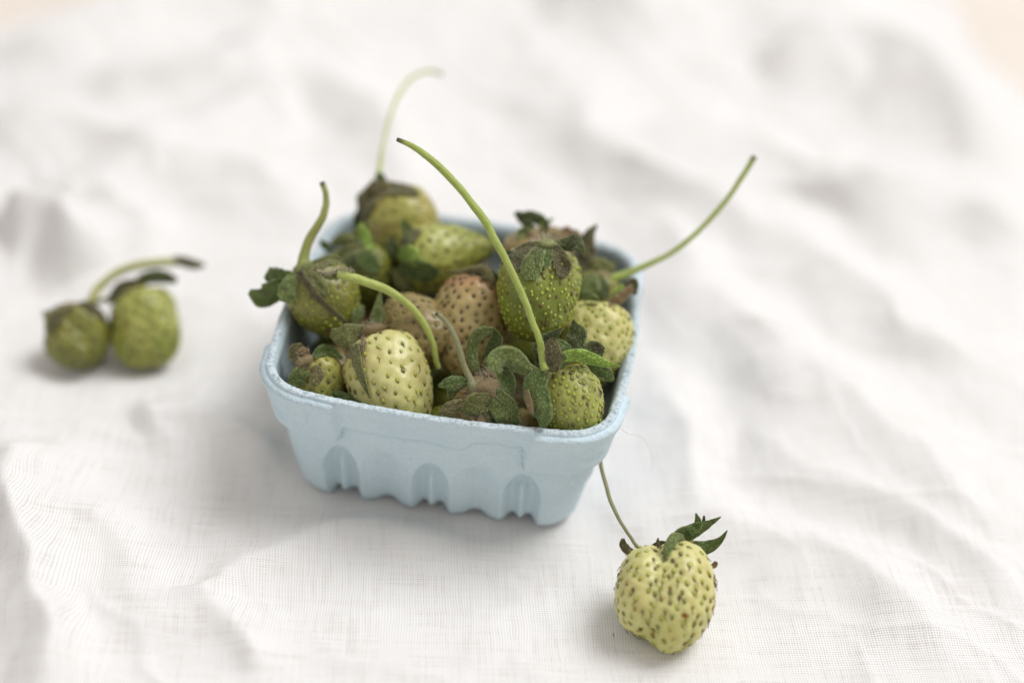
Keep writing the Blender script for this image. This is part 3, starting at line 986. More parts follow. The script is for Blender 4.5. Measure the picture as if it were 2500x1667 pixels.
def build_heap():
    D = depth_at_y
    # --- cream berry at the front left
    d = D(957, 930, -3.35)
    a = berry("strawberry", "cream white strawberry at the basket's front left with a wide tan sepal", (912, 812), (1003, 1075), d, -.7, 212, 'cream', 210, WHITE,
              seed_len=.165, threads=.35, taper=.30, tip_grad=(.5, 1, .45), seed=1, group=GRP, pit_r=.09, pit_amt=.35, roundness=.72)
    calyx_core(a, at_depth(912, 806, d + .25), .36, 1, hair=80)
    dl = d + .35
    sepals(a, [
        ([(905, 812), (868, 816), (838, 820), (806, 812)], [26, 54, 56, 18], [0, -.3, -.5, -.5], 'olive', dict(curl=.3)),
        ([(892, 828), (866, 848), (846, 872)], [22, 38, 14], [-.1, -.3, -.2], 'brown', dict(curl=.3)),
        ([(868, 838), (868, 880), (880, 922), (903, 972)], [14, 28, 24, 3], [-.6, -1.0, -1.2, -1.3], 'olive', dict(roll=35, curl=.4)),
        ([(918, 800), (922, 770), (926, 740), (929, 708)], [34, 32, 20, 3], [.1, .1, .1, .15], 'grey', dict(roll=25, curl=.4)),
        ([(925, 800), (945, 788), (965, 774), (988, 764)], [26, 44, 46, 20], [.2, .3, .4, .5], 'grey', {}),
        ([(888, 820), (884, 838), (886, 858)], [9, 8, 4], [-.45, -.65, -.8], 'pink', {}),
    ], dl)

    # --- crown-up berry in the front middle
    d = D(1178, 985, -3.7)
    b = berry("strawberry", "strawberry in the front middle showing only its hairy brown crown and curled sepals", (1186, 952), (1165, 1085), d, .7, 170, 'rose', 120,
              dict(O=2, B=1), seed=2, tip_grad=(.6, 0, .35), group=GRP, singles=True, seed_len=.14)
    calyx_core(b, at_depth(1185, 950, d - .5), .52, 2, squash=.7, hair=420)
    calyx_core(b, at_depth(1203, 912, d - .35), .26, 12, squash=.9, hair=120)
    db = d - .75
    stem(b, [(1170, 965, .0), (1156, 945, -.05), (1147, 925, 0), (1134, 893, 0), (1121, 850, 0), (1103, 806, 0), (1083, 779, 0), (1063, 764, 0)],
         [34, 26, 18, 14, 14, 14, 12, 12], 'grey', db, endfade=.12, fuzz=160, seed=4)
    sepals(b, [
        ([(1147, 928), (1118, 934), (1092, 937), (1069, 942)], [12, 36, 30, 5], [0, -.2, -.3, -.3], 'green', dict(curl=.3)),
        ([(1120, 945), (1104, 958), (1098, 974)], [12, 24, 8], [.05, .0, .0], 'grey', {}),
        ([(1117, 928), (1108, 914), (1102, 902)], [12, 10, 2], [.2, .2, .2], 'green', {}),
        ([(1162, 905), (1153, 865), (1157, 832), (1176, 812), (1208, 804)], [22, 28, 30, 30, 8], [.35, .4, .35, .2, 0], 'grey', dict(curl=.35)),
        ([(1206, 803), (1211, 828), (1198, 858), (1180, 880)], [6, 34, 32, 12], [0, .2, .4, .5], 'green', dict(curl=-.4)),
        ([(1200, 905), (1196, 884), (1204, 866)], [28, 32, 14], [.3, .25, .3], 'grey', dict(curl=.5)),
        ([(1200, 962), (1222, 985), (1238, 1013), (1250, 1050)], [44, 64, 64, 44], [-.15, -.35, -.45, -.3], 'grey', dict(curl=.25)),
        ([(1196, 982), (1168, 988), (1144, 1000), (1124, 1004)], [44, 58, 44, 8], [-.3, -.5, -.5, -.4], 'olive', dict(curl=.35, roll=-20)),
        ([(1150, 985), (1118, 988), (1092, 1000), (1073, 1010)], [18, 28, 32, 10], [-.2, -.3, -.35, -.3], 'brown', dict(curl=.3)),
        ([(1185, 1000), (1200, 1025), (1215, 1050)], [16, 16, 10], [-.25, -.3, -.3], 'dark', {}),
    ], db)

    # --- berry at the front right with the tall stem
    d = D(1400, 975, -3.55)
    c = berry("strawberry", "pale lime strawberry at the basket's front right under the tallest arching stem", (1362, 893), (1430, 1085), d, -.35, 178, 'lime', 300,
              dict(L=7, G=2, O=1.2, B=.7), seed_len=.15, threads=.5, seed=3, tip_grad=(.5, 1, .8), group=GRP, pit_r=.09, pit_amt=.45)
    calyx_core(c, at_depth(1336, 900, d - .75), .20, 3, mat=CORE_G, hair=100)
    dc = d - .95
    stem(c, [(1332, 905, 0), (1322, 860, .15), (1315, 826, .1), (1301, 790, .1), (1283, 740, .1), (1262, 690, .15), (1235, 635, .2), (1207, 583, .3), (1180, 532, .4), (1120, 458, .5), (1062, 398, .6), (1010, 360, .7), (969, 341, .8)],
         [26, 20, 17, 17, 17, 18, 19, 20, 20, 19, 18, 15, 11], 'green', dc, endfade=.35, wob=.08, fuzz=200, seed=5)
    sepals(c, [
        ([(1325, 908), (1290, 903), (1262, 888), (1236, 878), (1217, 888), (1212, 910)], [12, 32, 58, 66, 54, 26], [0, -.1, -.25, -.35, -.55, -.6], 'grey', dict(curl=.35, roll=(-10, -30))),
        ([(1226, 900), (1240, 932), (1254, 962)], [34, 38, 6], [-.1, 0, .1], 'green', dict(curl=-.35)),
        ([(1322, 905), (1308, 942), (1316, 985), (1328, 1015), (1324, 1045)], [42, 64, 60, 44, 10], [-.1, -.25, -.4, -.45, -.45], 'green', dict(curl=.3)),
        ([(1284, 952), (1292, 985), (1301, 1012)], [12, 18, 5], [-.3, -.45, -.45], 'pink', dict(roll=40)),
        ([(1324, 903), (1318, 862), (1326, 836), (1346, 822), (1374, 801)], [28, 34, 32, 28, 5], [.2, .25, .25, .25, .25], 'dark', {}),
        ([(1346, 908), (1353, 876), (1349, 846), (1352, 824)], [30, 42, 38, 12], [-.1, -.2, -.2, -.15], 'umber', dict(curl=.45)),
        ([(1366, 898), (1386, 872), (1380, 846), (1360, 828)], [18, 30, 28, 8], [-.05, -.1, -.05, 0], 'green', dict(curl=.3, roll=25)),
        ([(1394, 866), (1404, 840), (1408, 815), (1402, 796), (1399, 781)], [14, 42, 50, 24, 3], [.2, .25, .3, .3, .3], 'dark', dict(curl=.2)),
        ([(1368, 880), (1400, 868), (1438, 875), (1478, 888), (1514, 894)], [26, 32, 32, 18, 2], [-.1, -.15, -.2, -.2, -.15], 'bright', dict(curl=.35, roll=15)),
        ([(1400, 876), (1428, 866), (1452, 856), (1474, 862)], [12, 42, 48, 26], [.2, .25, .3, .35], 'dark', {}),
        ([(1432, 884), (1455, 900), (1480, 914), (1498, 930)], [10, 28, 34, 10], [0, 0, -.05, -.05], 'green', dict(curl=.35)),
    ], dc)

    # --- pale yellow berry by the right wall
    d = D(1450, 838, -.7)
    e = berry("strawberry", "pale yellow strawberry lying against the basket's right wall", (1462, 735), (1436, 945), d, -.6, 188, 'cream', 230,
              dict(G=3, L=4, O=1), seed_len=.14, seed=4, tip_grad=(.55, 1, .5), group=GRP, pit_r=.12, pit_amt=.75)
    sepals(e, [
        ([(1492, 742), (1507, 718), (1522, 694)], [16, 22, 8], [.1, 0, .1], 'bright', {}),
        ([(1486, 742), (1512, 728), (1545, 700)], [14, 26, 16], [0, -.1, -.1], 'pink', dict(curl=.4)),
        ([(1530, 700), (1548, 690), (1550, 720)], [14, 22, 10], [.1, .1, .15], 'umber', {}),
        ([(1460, 735), (1430, 722), (1405, 700)], [18, 30, 12], [.1, .2, .3], 'grey', {}),
    ], d)
    stem(e, [(1490, 740, .2), (1515, 772, .2), (1535, 800, .2), (1550, 818, .2)], [14, 14, 13, 10], 'green', d, seed=6)

    # --- green berry in the middle
    d = D(1315, 712, -.9)
    g = berry("strawberry", "densely seeded green strawberry standing upright right of the basket's middle", (1328, 600), (1300, 832), d, -.35, 208, 'green', 470,
              dict(L=6, G=2.5, O=1.0, B=1.3), seed_len=.135, seed=5, taper=.2, blunt=.9, tip_grad=(.6, .1, .35), group=GRP, roundness=.62, dimple=.008, pit_r=.10, lumps=.04)
    dg = d - .85
    calyx_core(g, at_depth(1332, 600, d - .35), .40, 5, mat=CORE_G, squash=.5, hair=200)
    sepals(g, [
        ([(1322, 598), (1290, 608), (1266, 628), (1258, 664)], [22, 36, 38, 8], [.35, .2, .1, .05], 'umber', dict(curl=.3)),
        ([(1262, 618), (1243, 622), (1232, 632)], [14, 20, 8], [.35, .35, .4], 'dark', {}),
        ([(1322, 598), (1306, 632), (1296, 660), (1298, 685)], [28, 48, 52, 24], [.3, -.05, -.15, -.1], 'grey', dict(curl=.3)),
        ([(1334, 598), (1328, 628), (1322, 652)], [34, 42, 20], [.25, -.1, -.2], 'green', dict(curl=.5, ripple=.12)),
        ([(1346, 598), (1366, 628), (1374, 656), (1366, 678)], [26, 40, 44, 14], [.3, -.05, -.1, -.05], 'umber', dict(curl=.35, ripple=.1)),
        ([(1352, 598), (1384, 594), (1406, 592), (1424, 614)], [18, 38, 44, 12], [.4, .2, .05, .05], 'dark', dict(curl=.35, roll=-20)),
    ], dg)

    # --- beige pink berry
    d = D(1150, 785, -.9)
    h = berry("strawberry", "beige strawberry blushing red at its shoulder in the middle of the heap", (1172, 668), (1118, 920), d, -.3, 186, 'beige', 240,
              dict(O=1.5, B=3), seed_len=.15, seed=6, taper=.25, tip_grad=(.32, .02, .75), group=GRP, roundness=.66, pit_r=.085)
    sepals(h, [
        ([(1085, 664), (1120, 664), (1158, 655), (1186, 662), (1206, 694)], [5, 10, 14, 20, 16], [-.3, -.4, -.5, -.6, -.7], 'brown', dict(curl=.5)),
        ([(1160, 660), (1190, 668), (1225, 690)], [16, 30, 14], [-.1, -.2, -.2], 'dark', {}),
    ], d - .2)

    # --- tan berry with bent stem
    d = D(1015, 800, -1.4)
    k = berry("strawberry", "dull tan strawberry deep behind the cream one with a bent pale stem", (1072, 890), (955, 728), d, .3, 186, 'tan', 170,
              dict(O=1, B=2), seed_len=.14, seed=7, tip_grad=(.6, 1, .4), group=GRP, pit_r=.09)
    stem(k, [(1070, 900, -.75), (1063, 868, -.9), (1055, 835, -1.0), (1035, 790, -1.1), (1000, 745, -1.2), (950, 710, -1.35), (895, 688, -1.5), (850, 673, -1.6), (818, 669, -1.65)],
         [13, 14, 15, 16, 17, 19, 21, 22, 18], 'pale', d, endfade=.05, fuzz=120, seed=8)
    dk = d - 1.65
    leaf("bract", [(862, 668), (835, 662), (805, 672), (772, 660)], [6, 22, 22, 8], [0, -.05, 0, 0], dk, LF['olive'], k.root, k.base, roll=30, curl=.5, ripple=.15, seed=4)
    tube("stem_tip", [at_depth(782, 664, dk), at_depth(766, 658, dk)], [.05, .04], ST['dry'], k.root, k.base, nseg=7, n=4, endfade=.3)
    rs = np.random.RandomState(3)
    C = spline([at_depth(x, y, dk - .05) for x, y in ((855, 664), (825, 660), (800, 668), (778, 662))], 220)
    hairs("bract_hairs", C + rs.randn(220, 3) * .06, rs.randn(220, 3) + UP * .8, .16, .005, HAIR, k.root, k.base, seed=3)

    # --- green berry hanging over the left rim
    d = D(800, 735, -1.0)
    l = berry("strawberry", "green strawberry leaning on the basket's left rim with leafy sepals hanging out", (748, 655), (842, 815), d, -.3, 172, 'olive', 200,
              dict(L=3, O=2, B=1), seed_len=.14, seed=8, tip_grad=(.6, 1, .3), group=GRP, pit_r=.1, roundness=.7, lumps=.06)
    calyx_core(l, at_depth(742, 655, d - .35), .34, 8, mat=CORE_G)
    dl = d - .5
    stem(l, [(742, 655, .1), (744, 620, .1), (760, 578, .1), (784, 535, .1), (796, 495, .15), (794, 468, .15), (787, 445, .2)], [40, 27, 22, 19, 16, 14, 13], 'olive', dl, endfade=.2, seed=9)
    sepals(l, [
        ([(725, 672), (690, 680), (665, 672), (650, 665)], [20, 46, 44, 30], [0, 0, .1, .15], 'green', dict(curl=.2)),
        ([(715, 685), (675, 705), (640, 725), (608, 712)], [24, 50, 54, 14], [-.1, -.1, -.05, 0], 'green', dict(curl=.25)),
        ([(722, 668), (708, 692), (700, 718), (694, 738)], [20, 40, 46, 24], [-.25, -.4, -.45, -.45], 'grey', dict(curl=.2)),
        ([(728, 665), (752, 698), (782, 735), (815, 765), (850, 792)], [22, 22, 17, 15, 8], [-.35, -.7, -.85, -.9, -.85], 'umber', dict(roll=30, curl=.4)),
        ([(745, 655), (765, 680), (785, 705), (800, 722)], [30, 44, 36, 10], [-.25, -.5, -.6, -.6], 'olive', dict(curl=.3)),
        ([(750, 650), (785, 640), (815, 632), (840, 640)], [14, 24, 22, 8], [0, .1, .2, .3], 'olive', dict(curl=.3)),
        ([(885, 745), (875, 765), (860, 790)], [10, 28, 10], [.2, .1, .1], 'grey', {}),
    ], dl)

    # --- berry lying on its side
    d = D(1085, 625, 1.9)
    m = berry("strawberry", "yellow green strawberry lying on its side at the back, tip pointing right", (968, 648), (1208, 598), d, .4, 180, 'lime', 200,
              dict(O=3, B=2, L=2), seed_len=.15, seed=9, taper=.85, tip_grad=(.35, .95, .8), group=GRP, pit_r=.1, singles=True)
    dm = d - .85
    sepals(m, [
        ([(990, 590), (996, 562), (984, 538)], [18, 26, 10], [.1, .1, .15], 'green', {}),
        ([(980, 600), (1005, 575), (1028, 562)], [18, 30, 10], [0, 0, .05], 'umber', {}),
        ([(972, 615), (998, 622), (1022, 642)], [30, 48, 22], [0, -.1, -.1], 'bright', dict(curl=.3)),
        ([(975, 650), (1008, 658), (1045, 664), (1072, 662)], [22, 46, 46, 12], [0, -.15, -.15, -.1], 'green', dict(curl=.3)),
        ([(970, 625), (955, 600), (958, 575)], [20, 26, 8], [.2, .3, .4], 'dark', {}),
        ([(965, 655), (985, 690), (1010, 715)], [24, 40, 12], [.1, .1, .2], 'olive', {}),
    ], dm)

    # --- back left berry with the far blurred stem
    d = D(975, 560, 3.3)
    n_ = berry("strawberry", "yellow strawberry at the basket's back left corner with a thin hooked stem", (938, 468), (1030, 655), d, -.2, 192, 'gold', 170,
               dict(O=2, A=2), seed_len=.13, seed=10, tip_grad=(.6, 1, .3), group=GRP, singles=False, roundness=.7)
    calyx_core(n_, at_depth(926, 462, d - .1), .36, 10)
    dn = d - .4
    stem(n_, [(924, 460, .2), (924, 430, .3), (932, 370, .8), (948, 300, 1.6), (972, 235, 2.4), (1005, 192, 3.0), (1045, 174, 3.4), (1080, 182, 3.6)], [30, 15, 9, 8, 9, 9, 9, 9], 'pale', dn, endfade=.2, seed=10)
    sepals(n_, [
        ([(922, 445), (904, 475), (890, 510), (884, 540)], [26, 42, 38, 12], [.1, .05, 0, .05], 'umber', dict(curl=.3)),
        ([(928, 450), (962, 460), (998, 463), (1024, 478)], [26, 32, 24, 8], [.1, .05, .1, .2], 'umber', dict(curl=.35)),
        ([(926, 438), (934, 460), (940, 478)], [30, 46, 20], [-.05, -.2, -.2], 'brown', dict(curl=.3)),
        ([(905, 470), (885, 482), (876, 500)], [14, 28, 12], [.3, .4, .4], 'dark', {}),
        ([(900, 500), (880, 530), (868, 560)], [20, 34, 12], [.3, .3, .3], 'dark', {}),
        ([(918, 425), (930, 435), (938, 455)], [14, 22, 14], [0, 0, 0], 'green', {}),
    ], dn)

    # --- back right berry, crown to the viewer
    d = D(1312, 612, 2.5)
    o_ = berry("strawberry", "buff strawberry at the back behind the green one, withered crown facing forward", (1306, 556), (1322, 720), d, .7, 186, 'tan', 150,
               dict(O=1, A=2), seed_len=.13, seed=11, tip_grad=(.6, 0, .3), group=GRP, singles=False, roundness=.66)
    calyx_core(o_, at_depth(1302, 572, d - .8), .22, 11)
    do = d - .75
    sepals(o_, [
        ([(1300, 560), (1282, 540), (1264, 524), (1262, 530)], [18, 26, 20, 5], [.1, .2, .3, .3], 'dark', dict(curl=.3)),
        ([(1266, 527), (1295, 528), (1322, 540), (1340, 558)], [14, 28, 28, 10], [.25, .2, .2, .2], 'dark', dict(curl=.4)),
        ([(1300, 562), (1275, 566), (1262, 582)], [14, 22, 8], [0, 0, 0], 'grey', {}),
        ([(1312, 562), (1335, 572), (1362, 592)], [16, 26, 10], [0, 0, .05], 'brown', {}),
        ([(1318, 548), (1340, 540), (1352, 532)], [8, 10, 2], [.2, .3, .3], 'bright', {}),
        ([(1360, 575), (1385, 562), (1398, 578)], [12, 20, 10], [.2, .25, .25], 'pink', {}),
        ([(1300, 578), (1318, 590), (1330, 600)], [16, 22, 10], [-.1, -.15, -.15], 'pink', {}),
    ], do)

    # --- hidden back right berry with the long stem
    d = D(1440, 680, 2.0)
    p = berry("strawberry", "brown crowned strawberry at the basket's right back whose long stem leans out", (1458, 655), (1420, 800), d, .3, 150, 'olive', 130,
              dict(O=1, B=1), seed_len=.13, seed=12, group=GRP, singles=False)
    calyx_core(p, at_depth(1462, 672, d - .2), .40, 14)
    dp = d - .4
    stem(p, [(1468, 690, .1), (1500, 678, .1), (1560, 656, .1), (1640, 616, .0), (1715, 555, -.1), (1785, 472, -.2), (1843, 382, -.3)], [30, 23, 16, 13, 13, 13, 14], 'green', dp, endfade=.2, seed=11)
    sepals(p, [
        ([(1436, 660), (1432, 615), (1438, 575), (1458, 548)], [48, 44, 30, 4], [0, .1, .2, .3], 'umber', dict(curl=.3)),
        ([(1440, 650), (1462, 650), (1490, 650), (1502, 640)], [34, 44, 30, 8], [-.1, -.1, 0, .1], 'olive', dict(curl=.3)),
        ([(1440, 670), (1440, 700), (1432, 722)], [36, 50, 16], [-.2, -.3, -.3], 'grey', {}),
        ([(1455, 680), (1472, 705), (1480, 730)], [30, 38, 12], [-.1, -.2, -.2], 'dark', {}),
        ([(1428, 600), (1408, 572), (1400, 560)], [16, 18, 6], [.2, .3, .3], 'pink', {}),
    ], dp)

    # --- little dried berry at the front left corner
    d = D(778, 915, -3.3)
    q = berry("strawberry", "small mottled yellow strawberry with a dried brown crown in the front left corner", (752, 868), (805, 1000), d, -.3, 132, 'gold', 110,
              dict(O=2, B=2), seed_len=.13, seed=13, lumps=.09, group=GRP, singles=True, tip_grad=(.4, 1, .5), pit_r=.1)
    calyx_core(q, at_depth(745, 885, d - .45), .34, 15, hair=60)
    dq = d - .6
    sepals(q, [
        ([(745, 890), (728, 872), (722, 855), (740, 842)], [26, 40, 34, 14], [0, 0, .05, .1], 'umber', dict(curl=.3)),
        ([(765, 872), (785, 855), (808, 858), (835, 875)], [12, 26, 24, 8], [.2, .25, .3, .3], 'green', dict(curl=.4)),
        ([(748, 905), (728, 918), (712, 945)], [26, 40, 26], [-.1, -.15, -.1], 'grey', {}),
        ([(762, 895), (775, 915), (768, 940)], [24, 34, 14], [-.2, -.35, -.4], 'brown', {}),
        ([(812, 958), (840, 970), (880, 988)], [14, 24, 10], [-.2, -.3, -.35], 'green', dict(curl=.4)),
        ([(725, 870), (742, 858), (752, 868)], [16, 22, 12], [.05, .05, .1], 'pink', {}),
    ], dq)

    # --- dark leafy berry at the back left
    d = D(885, 660, 1.1)
    r = berry("strawberry", "shadowed dark green strawberry behind the left rim one, under green sepals", (862, 608), (925, 740), d, -.2, 156, 'moss', 140,
              dict(O=1, B=1), seed_len=.13, seed=14, group=GRP, singles=False)
    dr = d - .55
    sepals(r, [
        ([(878, 545), (890, 575), (904, 610)], [10, 28, 16], [-.1, -.1, -.1], 'bright', dict(curl=.3)),
        ([(890, 600), (850, 612), (815, 628), (790, 640)], [18, 26, 24, 10], [-.2, -.1, 0, .1], 'olive', dict(curl=.4)),
        ([(870, 595), (840, 585), (808, 596)], [20, 34, 10], [.1, .2, .3], 'olive', {}),
        ([(812, 612), (795, 600), (782, 588)], [10, 20, 8], [.3, .3, .3], 'green', {}),
        ([(880, 610), (900, 640), (925, 660)], [30, 50, 20], [-.1, -.2, -.1], 'green', {}),
        ([(860, 615), (850, 650), (858, 690)], [26, 40, 16], [-.1, -.2, -.1], 'dark', {}),
        ([(900, 545), (875, 570), (850, 590)], [16, 30, 12], [.5, .5, .5], 'olive', {}),
    ], dr)


def px_of(xl, yl, z):
    P = EX * xl + EY * yl + np.array([0, 0, z])
    q = P - CAM; dz = q @ FW
    return (1250 + FPX * (q @ RT) / dz, 833.5 - FPX * (q @ UP) / dz), dz


def build_buried():
    """filler berries added below the heap to darken its gaps"""
    spots = [(-2.9, -2.9, 1.5), (-.5, -3.0, 1.8), (2.0, -3.0, 1.9), (-3.0, -.3, 1.6), (-.4, -.2, 2.0), (2.4, -.9, 2.3), (3.4, 1.6, 2.2),
             (-2.6, 2.6, 1.8), (.4, 2.6, 2.4), (2.9, 3.4, 2.4), (.3, -1.9, 2.6), (-2.6, -1.6, 2.6), (1.6, -1.9, 3.0), (-1.9, 1.2, 2.9), (-3.6, -2.0, 2.3), (3.4, -2.9, 2.2), (-3.55, -.6, 2.8), (-3.7, -2.2, 2.9), (-2.4, -3.6, 2.6), (.3, -3.6, 2.7), (2.6, -3.6, 2.8), (3.75, -1.4, 3.0), (-3.5, 2.4, 2.6), (3.6, .6, 3.0), (.7, 1.2, 3.2)]
    for gx, gy, gz in ((1286, 850, 2.9), (1215, 915, 2.7), (1235, 1000, 2.6), (905, 735, 2.8), (700, 800, 2.6), (1525, 905, 2.7), (1085, 945, 2.5), (860, 800, 2.5), (1480, 985, 2.6), (720, 880, 2.4), (1430, 690, 3.2), (1150, 640, 3.4), (930, 700, 3.0)):
        P = at_z(gx, gy, gz); spots.append((float(np.clip(P @ EX, -3.6, 3.7)), float(np.clip(P @ EY, -3.6, 3.6)), gz))
    above = list(FRUIT_TREES)
    named = [(-1.4, -3.4, "cream berry at the front left"), (1.1, -3.6, "hairy crowned berry in the front"), (3.8, -3.5, "lime berry with the tall stem"),
             (4.3, -.8, "pale berry by the right wall"), (2.2, -.6, "densely seeded green berry"), (.4, -.8, "blushing beige berry"), (-1.4, -1.2, "tan berry with the bent stem"),
             (-4.1, -.9, "green berry on the left rim"), (-.7, 1.9, "berry lying on its side"), (-2.8, 3.3, "yellow berry at the back left"), (1.8, 2.5, "buff berry at the back"),
             (3.5, 2.1, "brown crowned berry at the back right"), (-3.7, -3.3, "small dried berry in the corner")]
    used = set()
    for i, (x, y, z) in enumerate(spots):
        r_ = np.random.RandomState(50 + i); t = r_.rand() * 6.28
        a, da = px_of(x - .9 * math.cos(t), y - .9 * math.sin(t), z - .1); c, dc_ = px_of(x + .9 * math.cos(t), y + .9 * math.sin(t), z + .1)
        kind = i % 3
        near = sorted(named, key=lambda q: (q[0] - x) ** 2 + (q[1] - y) ** 2)
        tint = ("shade-dark brown", "shadowed mossy green", "dull tan")[kind]
        for q in near:
            lab = tint + " filler strawberry buried under the " + q[2]
            if lab not in used: break
        b = berry("strawberry", lab, a, c, (da + dc_) / 2, dc_ - da, 150 + 20 * r_.rand(),
                  ['shaded', 'moss', 'tan'][kind], 70, dict(O=1, B=1), seed=60 + i, singles=False, res=(60, 40), group=GRP, seed_len=.13)
        seen = 0                                     # one that nothing shows of is left out again
        for p in b.Vf[::12]:
            dv = Vector(nrm(p - CAM)); L_ = float(np.linalg.norm(p - CAM))
            if all((h[0] is None or h[3] > L_ - .05) for h in (tr.ray_cast(Vector(CAM), dv) for tr in above)): seen += 1
        if seen < 8:
            for o in [b.root] + list(b.root.children_recursive):
                bpy.data.objects.remove(o, do_unlink=True)
            FRUIT_TREES.pop()
        else:
            above.append(FRUIT_TREES[-1]); used.add(lab)


# ------------------------------------------------------------------ loose berries on the cloth
def lobed(b, Pc, A, X, Y, Ln, R):
    """two fused lobes with a cleft at crown and tip (ray-marched smooth union of ellipsoids)"""
    side = nrm(RT - (RT @ A) * A); fr = np.cross(side, A)
    if fr @ FW > 0: fr = -fr
    cen = Pc + A * Ln * .46
    rxy = R
    E = [   # (offset along side, along axis, towards viewer), radii
        ((.30 * rxy, .00 * Ln, .0), (.70 * rxy, .50 * Ln, .80 * rxy)),
        ((-.44 * rxy, -.05 * Ln, -.02), (.56 * rxy, .42 * Ln, .72 * rxy)),
        ((.06 * rxy, .27 * Ln, .12), (.38 * rxy, .28 * Ln, .55 * rxy)),
        ((.52 * rxy, -.08 * Ln, .0), (.52 * rxy, .40 * Ln, .66 * rxy)),
        ((-.58 * rxy, .13 * Ln, .10), (.38 * rxy, .23 * Ln, .5 * rxy)),
    ]

    def f(P):
        q = np.stack([(P - cen) @ side, (P - cen) @ A, (P - cen) @ fr], -1)
        acc = 0
        for c, r in E:
            c = np.array(c); r = np.array(r)
            dd = (np.linalg.norm((q - c) / r, axis=-1) - 1) * r.min()
            acc = acc + np.exp(-dd * 6.0)
        return -np.log(acc) / 6.0

    def surf(phi, s):
        d = -A * np.cos(s)[..., None] + side * (np.sin(s) * np.cos(phi))[..., None] + fr * (np.sin(s) * np.sin(phi))[..., None]
        lo = np.zeros(phi.shape); hi = np.full(phi.shape, Ln * 1.0)
        for _ in range(26):
            mid = (lo + hi) / 2
            ins = f(cen + d * mid[..., None]) < 0
            lo = np.where(ins, mid, lo); hi = np.where(ins, hi, mid)
        P = cen + d * lo[..., None]
        # cleft running down from the crown between the lobes
        ang = np.arctan2((P - cen) @ side + .16 * R, np.abs((P - cen) @ fr) + .3 * R)
        dep = .08 * np.exp(-(ang / .16) ** 2) * smooth(.05 * Ln, -.45 * Ln, (P - cen) @ A)
        nt_ = cen - side * .24 * R + A * .40 * Ln + fr * .25 * R          # dent beside the blunt tip
        dep = dep + .24 * np.exp(-(np.linalg.norm(P - nt_, axis=-1) / .36) ** 2)
        return P - d * dep[..., None]
    return surf


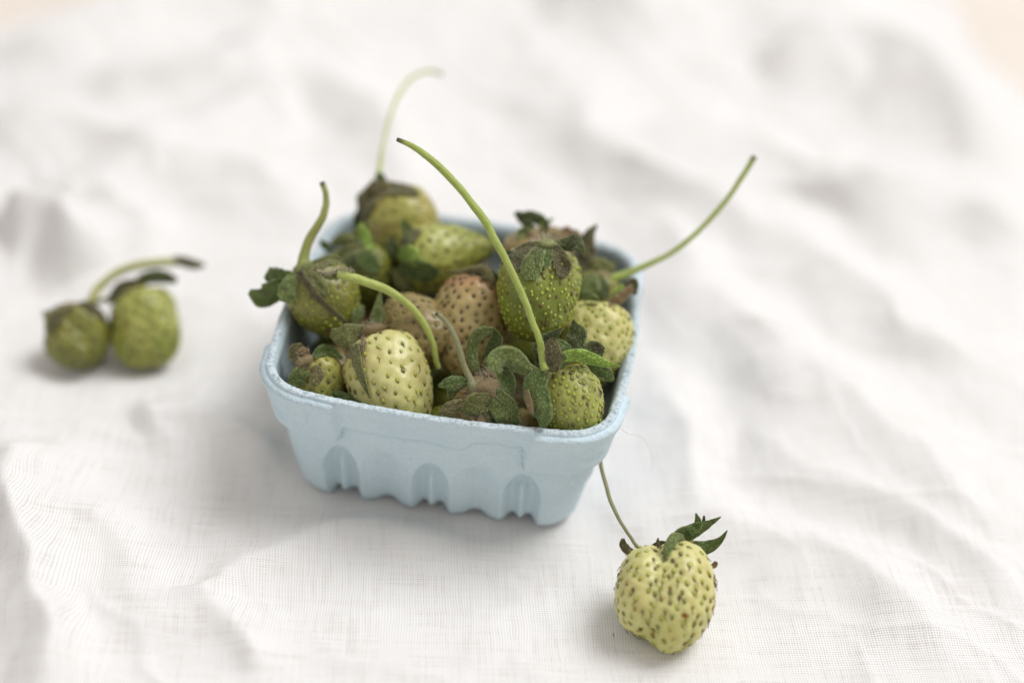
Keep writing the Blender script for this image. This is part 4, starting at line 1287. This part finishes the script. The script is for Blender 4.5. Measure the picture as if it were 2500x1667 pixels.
def build_loose():
    P0 = at_z(1625, 1450, 1.25)
    d = depth_of(P0)
    b = berry("strawberry", "cream white double-lobed strawberry lying alone on the cloth in front", (1622, 1340), (1620, 1580), d, -.9, 226, 'cream', 270,
              dict(G=5, O=2.5, A=1.6, B=.7), seed_len=.165, threads=.45, seed=21, sdf=lobed, res=(200, 130), group="loose strawberries on the cloth",
              tip_grad=(.62, 1, .6), pit_r=.085, pit_amt=.35)
    dz = depth_of(b.Pc)
    calyx_core(b, at_depth(1625, 1345, dz + .1), .15, 21)
    leaf('scar', [(1664, 1500), (1672, 1502), (1680, 1505)], [8, 13, 8], -.6, d, LF['scar'], b.root, b.base, curl=0, seed=2)
    D = dz
    stem(b, [(1600, 1345, .25), (1561, 1336, .35), (1540, 1310, .45), (1518, 1279, .6), (1489, 1219, 1.0), (1472, 1155, 1.4), (1464, 1110, 1.7), (1463, 1070, 2.0)], [9, 9, 9, 9, 10, 10, 10, 9], 'grey', D, endfade=.1, seed=13)
    sepals(b, [
        ([(1630, 1335), (1662, 1313), (1698, 1296), (1734, 1277), (1760, 1261)], [24, 42, 36, 18, 2], [0, 0, .05, .1, .1], 'green', dict(curl=.35, roll=20, lift=False)),
        ([(1682, 1300), (1704, 1280), (1699, 1252)], [22, 22, 3], [-.05, -.05, 0], 'green', dict(curl=.3, lift=False)),
        ([(1716, 1290), (1718, 1270), (1719, 1258)], [8, 8, 4], [.15, .15, .15], 'umber', dict(lift=False)),
        ([(1655, 1330), (1690, 1335), (1725, 1336), (1758, 1318), (1776, 1294)], [14, 30, 34, 16, 2], [.3, .35, .35, .3, .3], 'green', dict(curl=.3, lift=False)),
        ([(1672, 1312), (1648, 1311), (1630, 1336), (1619, 1372)], [14, 28, 22, 2], [-.2, -.5, -.8, -.9], 'grey', dict(curl=.4, roll=20, lift=False)),
        ([(1560, 1352), (1536, 1345), (1522, 1330), (1521, 1314)], [10, 20, 20, 8], [.2, .25, .3, .3], 'umber', dict(curl=.4, lift=False)),
        ([(1612, 1340), (1606, 1326), (1607, 1312)], [12, 10, 3], [-.1, 0, .05], 'umber', dict(lift=False)),
        ([(1640, 1330), (1612, 1326), (1590, 1332)], [10, 14, 4], [-.05, .05, .1], 'umber', dict(lift=False)),
        ([(1735, 1385), (1745, 1378), (1748, 1370)], [10, 14, 8], [.9, .9, .9], 'pink', dict(lift=False)),
    ], D)
    FLAT.append((P0[0], P0[1], 1.5, b.Vf[:, 2].min() + .05))

    # twins on one stalk, far left
    gr = dict(parent=None)
    d1 = depth_of(at_z(190, 820, .85)); d2 = depth_of(at_z(357, 795, 1.1))
    base = at_z(275, 885, 0)
    root = empty("strawberry_pair", base, "two olive green strawberries joined on one stalk at the far left of the cloth", "strawberries", "loose strawberries on the cloth")
    q1 = berry("strawberry", None, (178, 748), (206, 898), d1, -.3, 156, 'olive', 130, dict(B=3, L=1), seed=31, singles=False, parent=(root, base), pit_amt=.9, dimple=.05, lumps=.18, roundness=.54, taper=.2, seed_len=.13)
    q2 = berry("strawberry", None, (341, 700), (364, 896), d2, -.3, 166, 'lime', 170, dict(B=3, L=1), seed=32, singles=False, parent=(root, base), pit_amt=.9, dimple=.05, lumps=.13, roundness=.5, taper=.12, seed_len=.13)
    calyx_core(q1, at_depth(172, 750, d1), .3, 31); calyx_core(q2, at_depth(340, 690, d2), .3, 32)
    s = q1
    stem(s, [(200, 748, 0), (222, 735, .0), (242, 702, .2), (282, 668, .4), (336, 648, .6), (400, 640, .8), (430, 642, .9)], [18, 22, 22, 22, 22, 22, 20], 'dry', d1, endfade=.05, seed=14)
    stem(s, [(222, 738, 0), (262, 728, .2), (300, 700, .3), (340, 688, .4)], [17, 12, 12, 14], 'grey', d1, endfade=.1, seed=15)
    leaf("bract", [(420, 632), (445, 638), (475, 646), (500, 648)], [16, 26, 24, 8], .9, d1, LF['umber'], root, base, curl=.6, seed=3)
    sepals(q1, [
        ([(180, 745), (150, 756), (125, 768), (104, 764)], [16, 26, 26, 12], -.2, 'umber', dict(curl=.3)),
        ([(150, 760), (132, 790), (116, 812)], [20, 26, 8], -.3, 'umber', {}),
        ([(190, 742), (215, 746), (240, 762), (256, 785)], [12, 20, 18, 6], -.3, 'umber', dict(curl=.3)),
        ([(110, 770), (118, 785), (112, 800)], [12, 14, 6], 0, 'dark', {}),
    ], d1)
    sepals(q2, [
        ([(335, 688), (300, 700), (278, 722), (264, 742)], [18, 30, 24, 8], -.3, 'umber', dict(curl=.3)),
        ([(335, 684), (370, 676), (400, 676), (432, 686)], [22, 34, 32, 14], -.3, 'dark', dict(curl=.4)),
        
    ], d2)
    for q in (q1, q2):
        c = q.Vf.mean(0); FLAT.append((c[0], c[1], 1.1, q.Vf[:, 2].min() + .05))


def build_fibres():
    def fibre(label, pts, rad, mat, z):
        P = [at_depth(x, y, depth_of(at_z(x, y, zz))) for (x, y), zz in zip(pts, z)]
        o = tube("fibre", P, [rad, rad * .7], mat, None, P[0], nseg=5, n=30)
        tag(o, label, "fibre")
    fibre("fine pale fibre curling off the basket's right front corner", [(1517, 1046), (1535, 1060), (1560, 1062), (1580, 1085), (1594, 1125), (1590, 1150)], .006, HAIR, [4.4, 3.9, 3.4, 2.8, 2.0, 1.6])
    fibre("short dark hair lying on the cloth at the front left", [(84, 1468), (80, 1485), (75, 1505)], .007, THREAD, [.35, .38, .35])
    fibre("tiny dark speck of thread beside the lone front strawberry", [(1497, 1545), (1498, 1550), (1498, 1554)], .012, THREAD, [.12, .12, .12])


build_table()
build_basket()
build_heap()
build_buried()
build_loose()
build_cloth()
build_fibres()
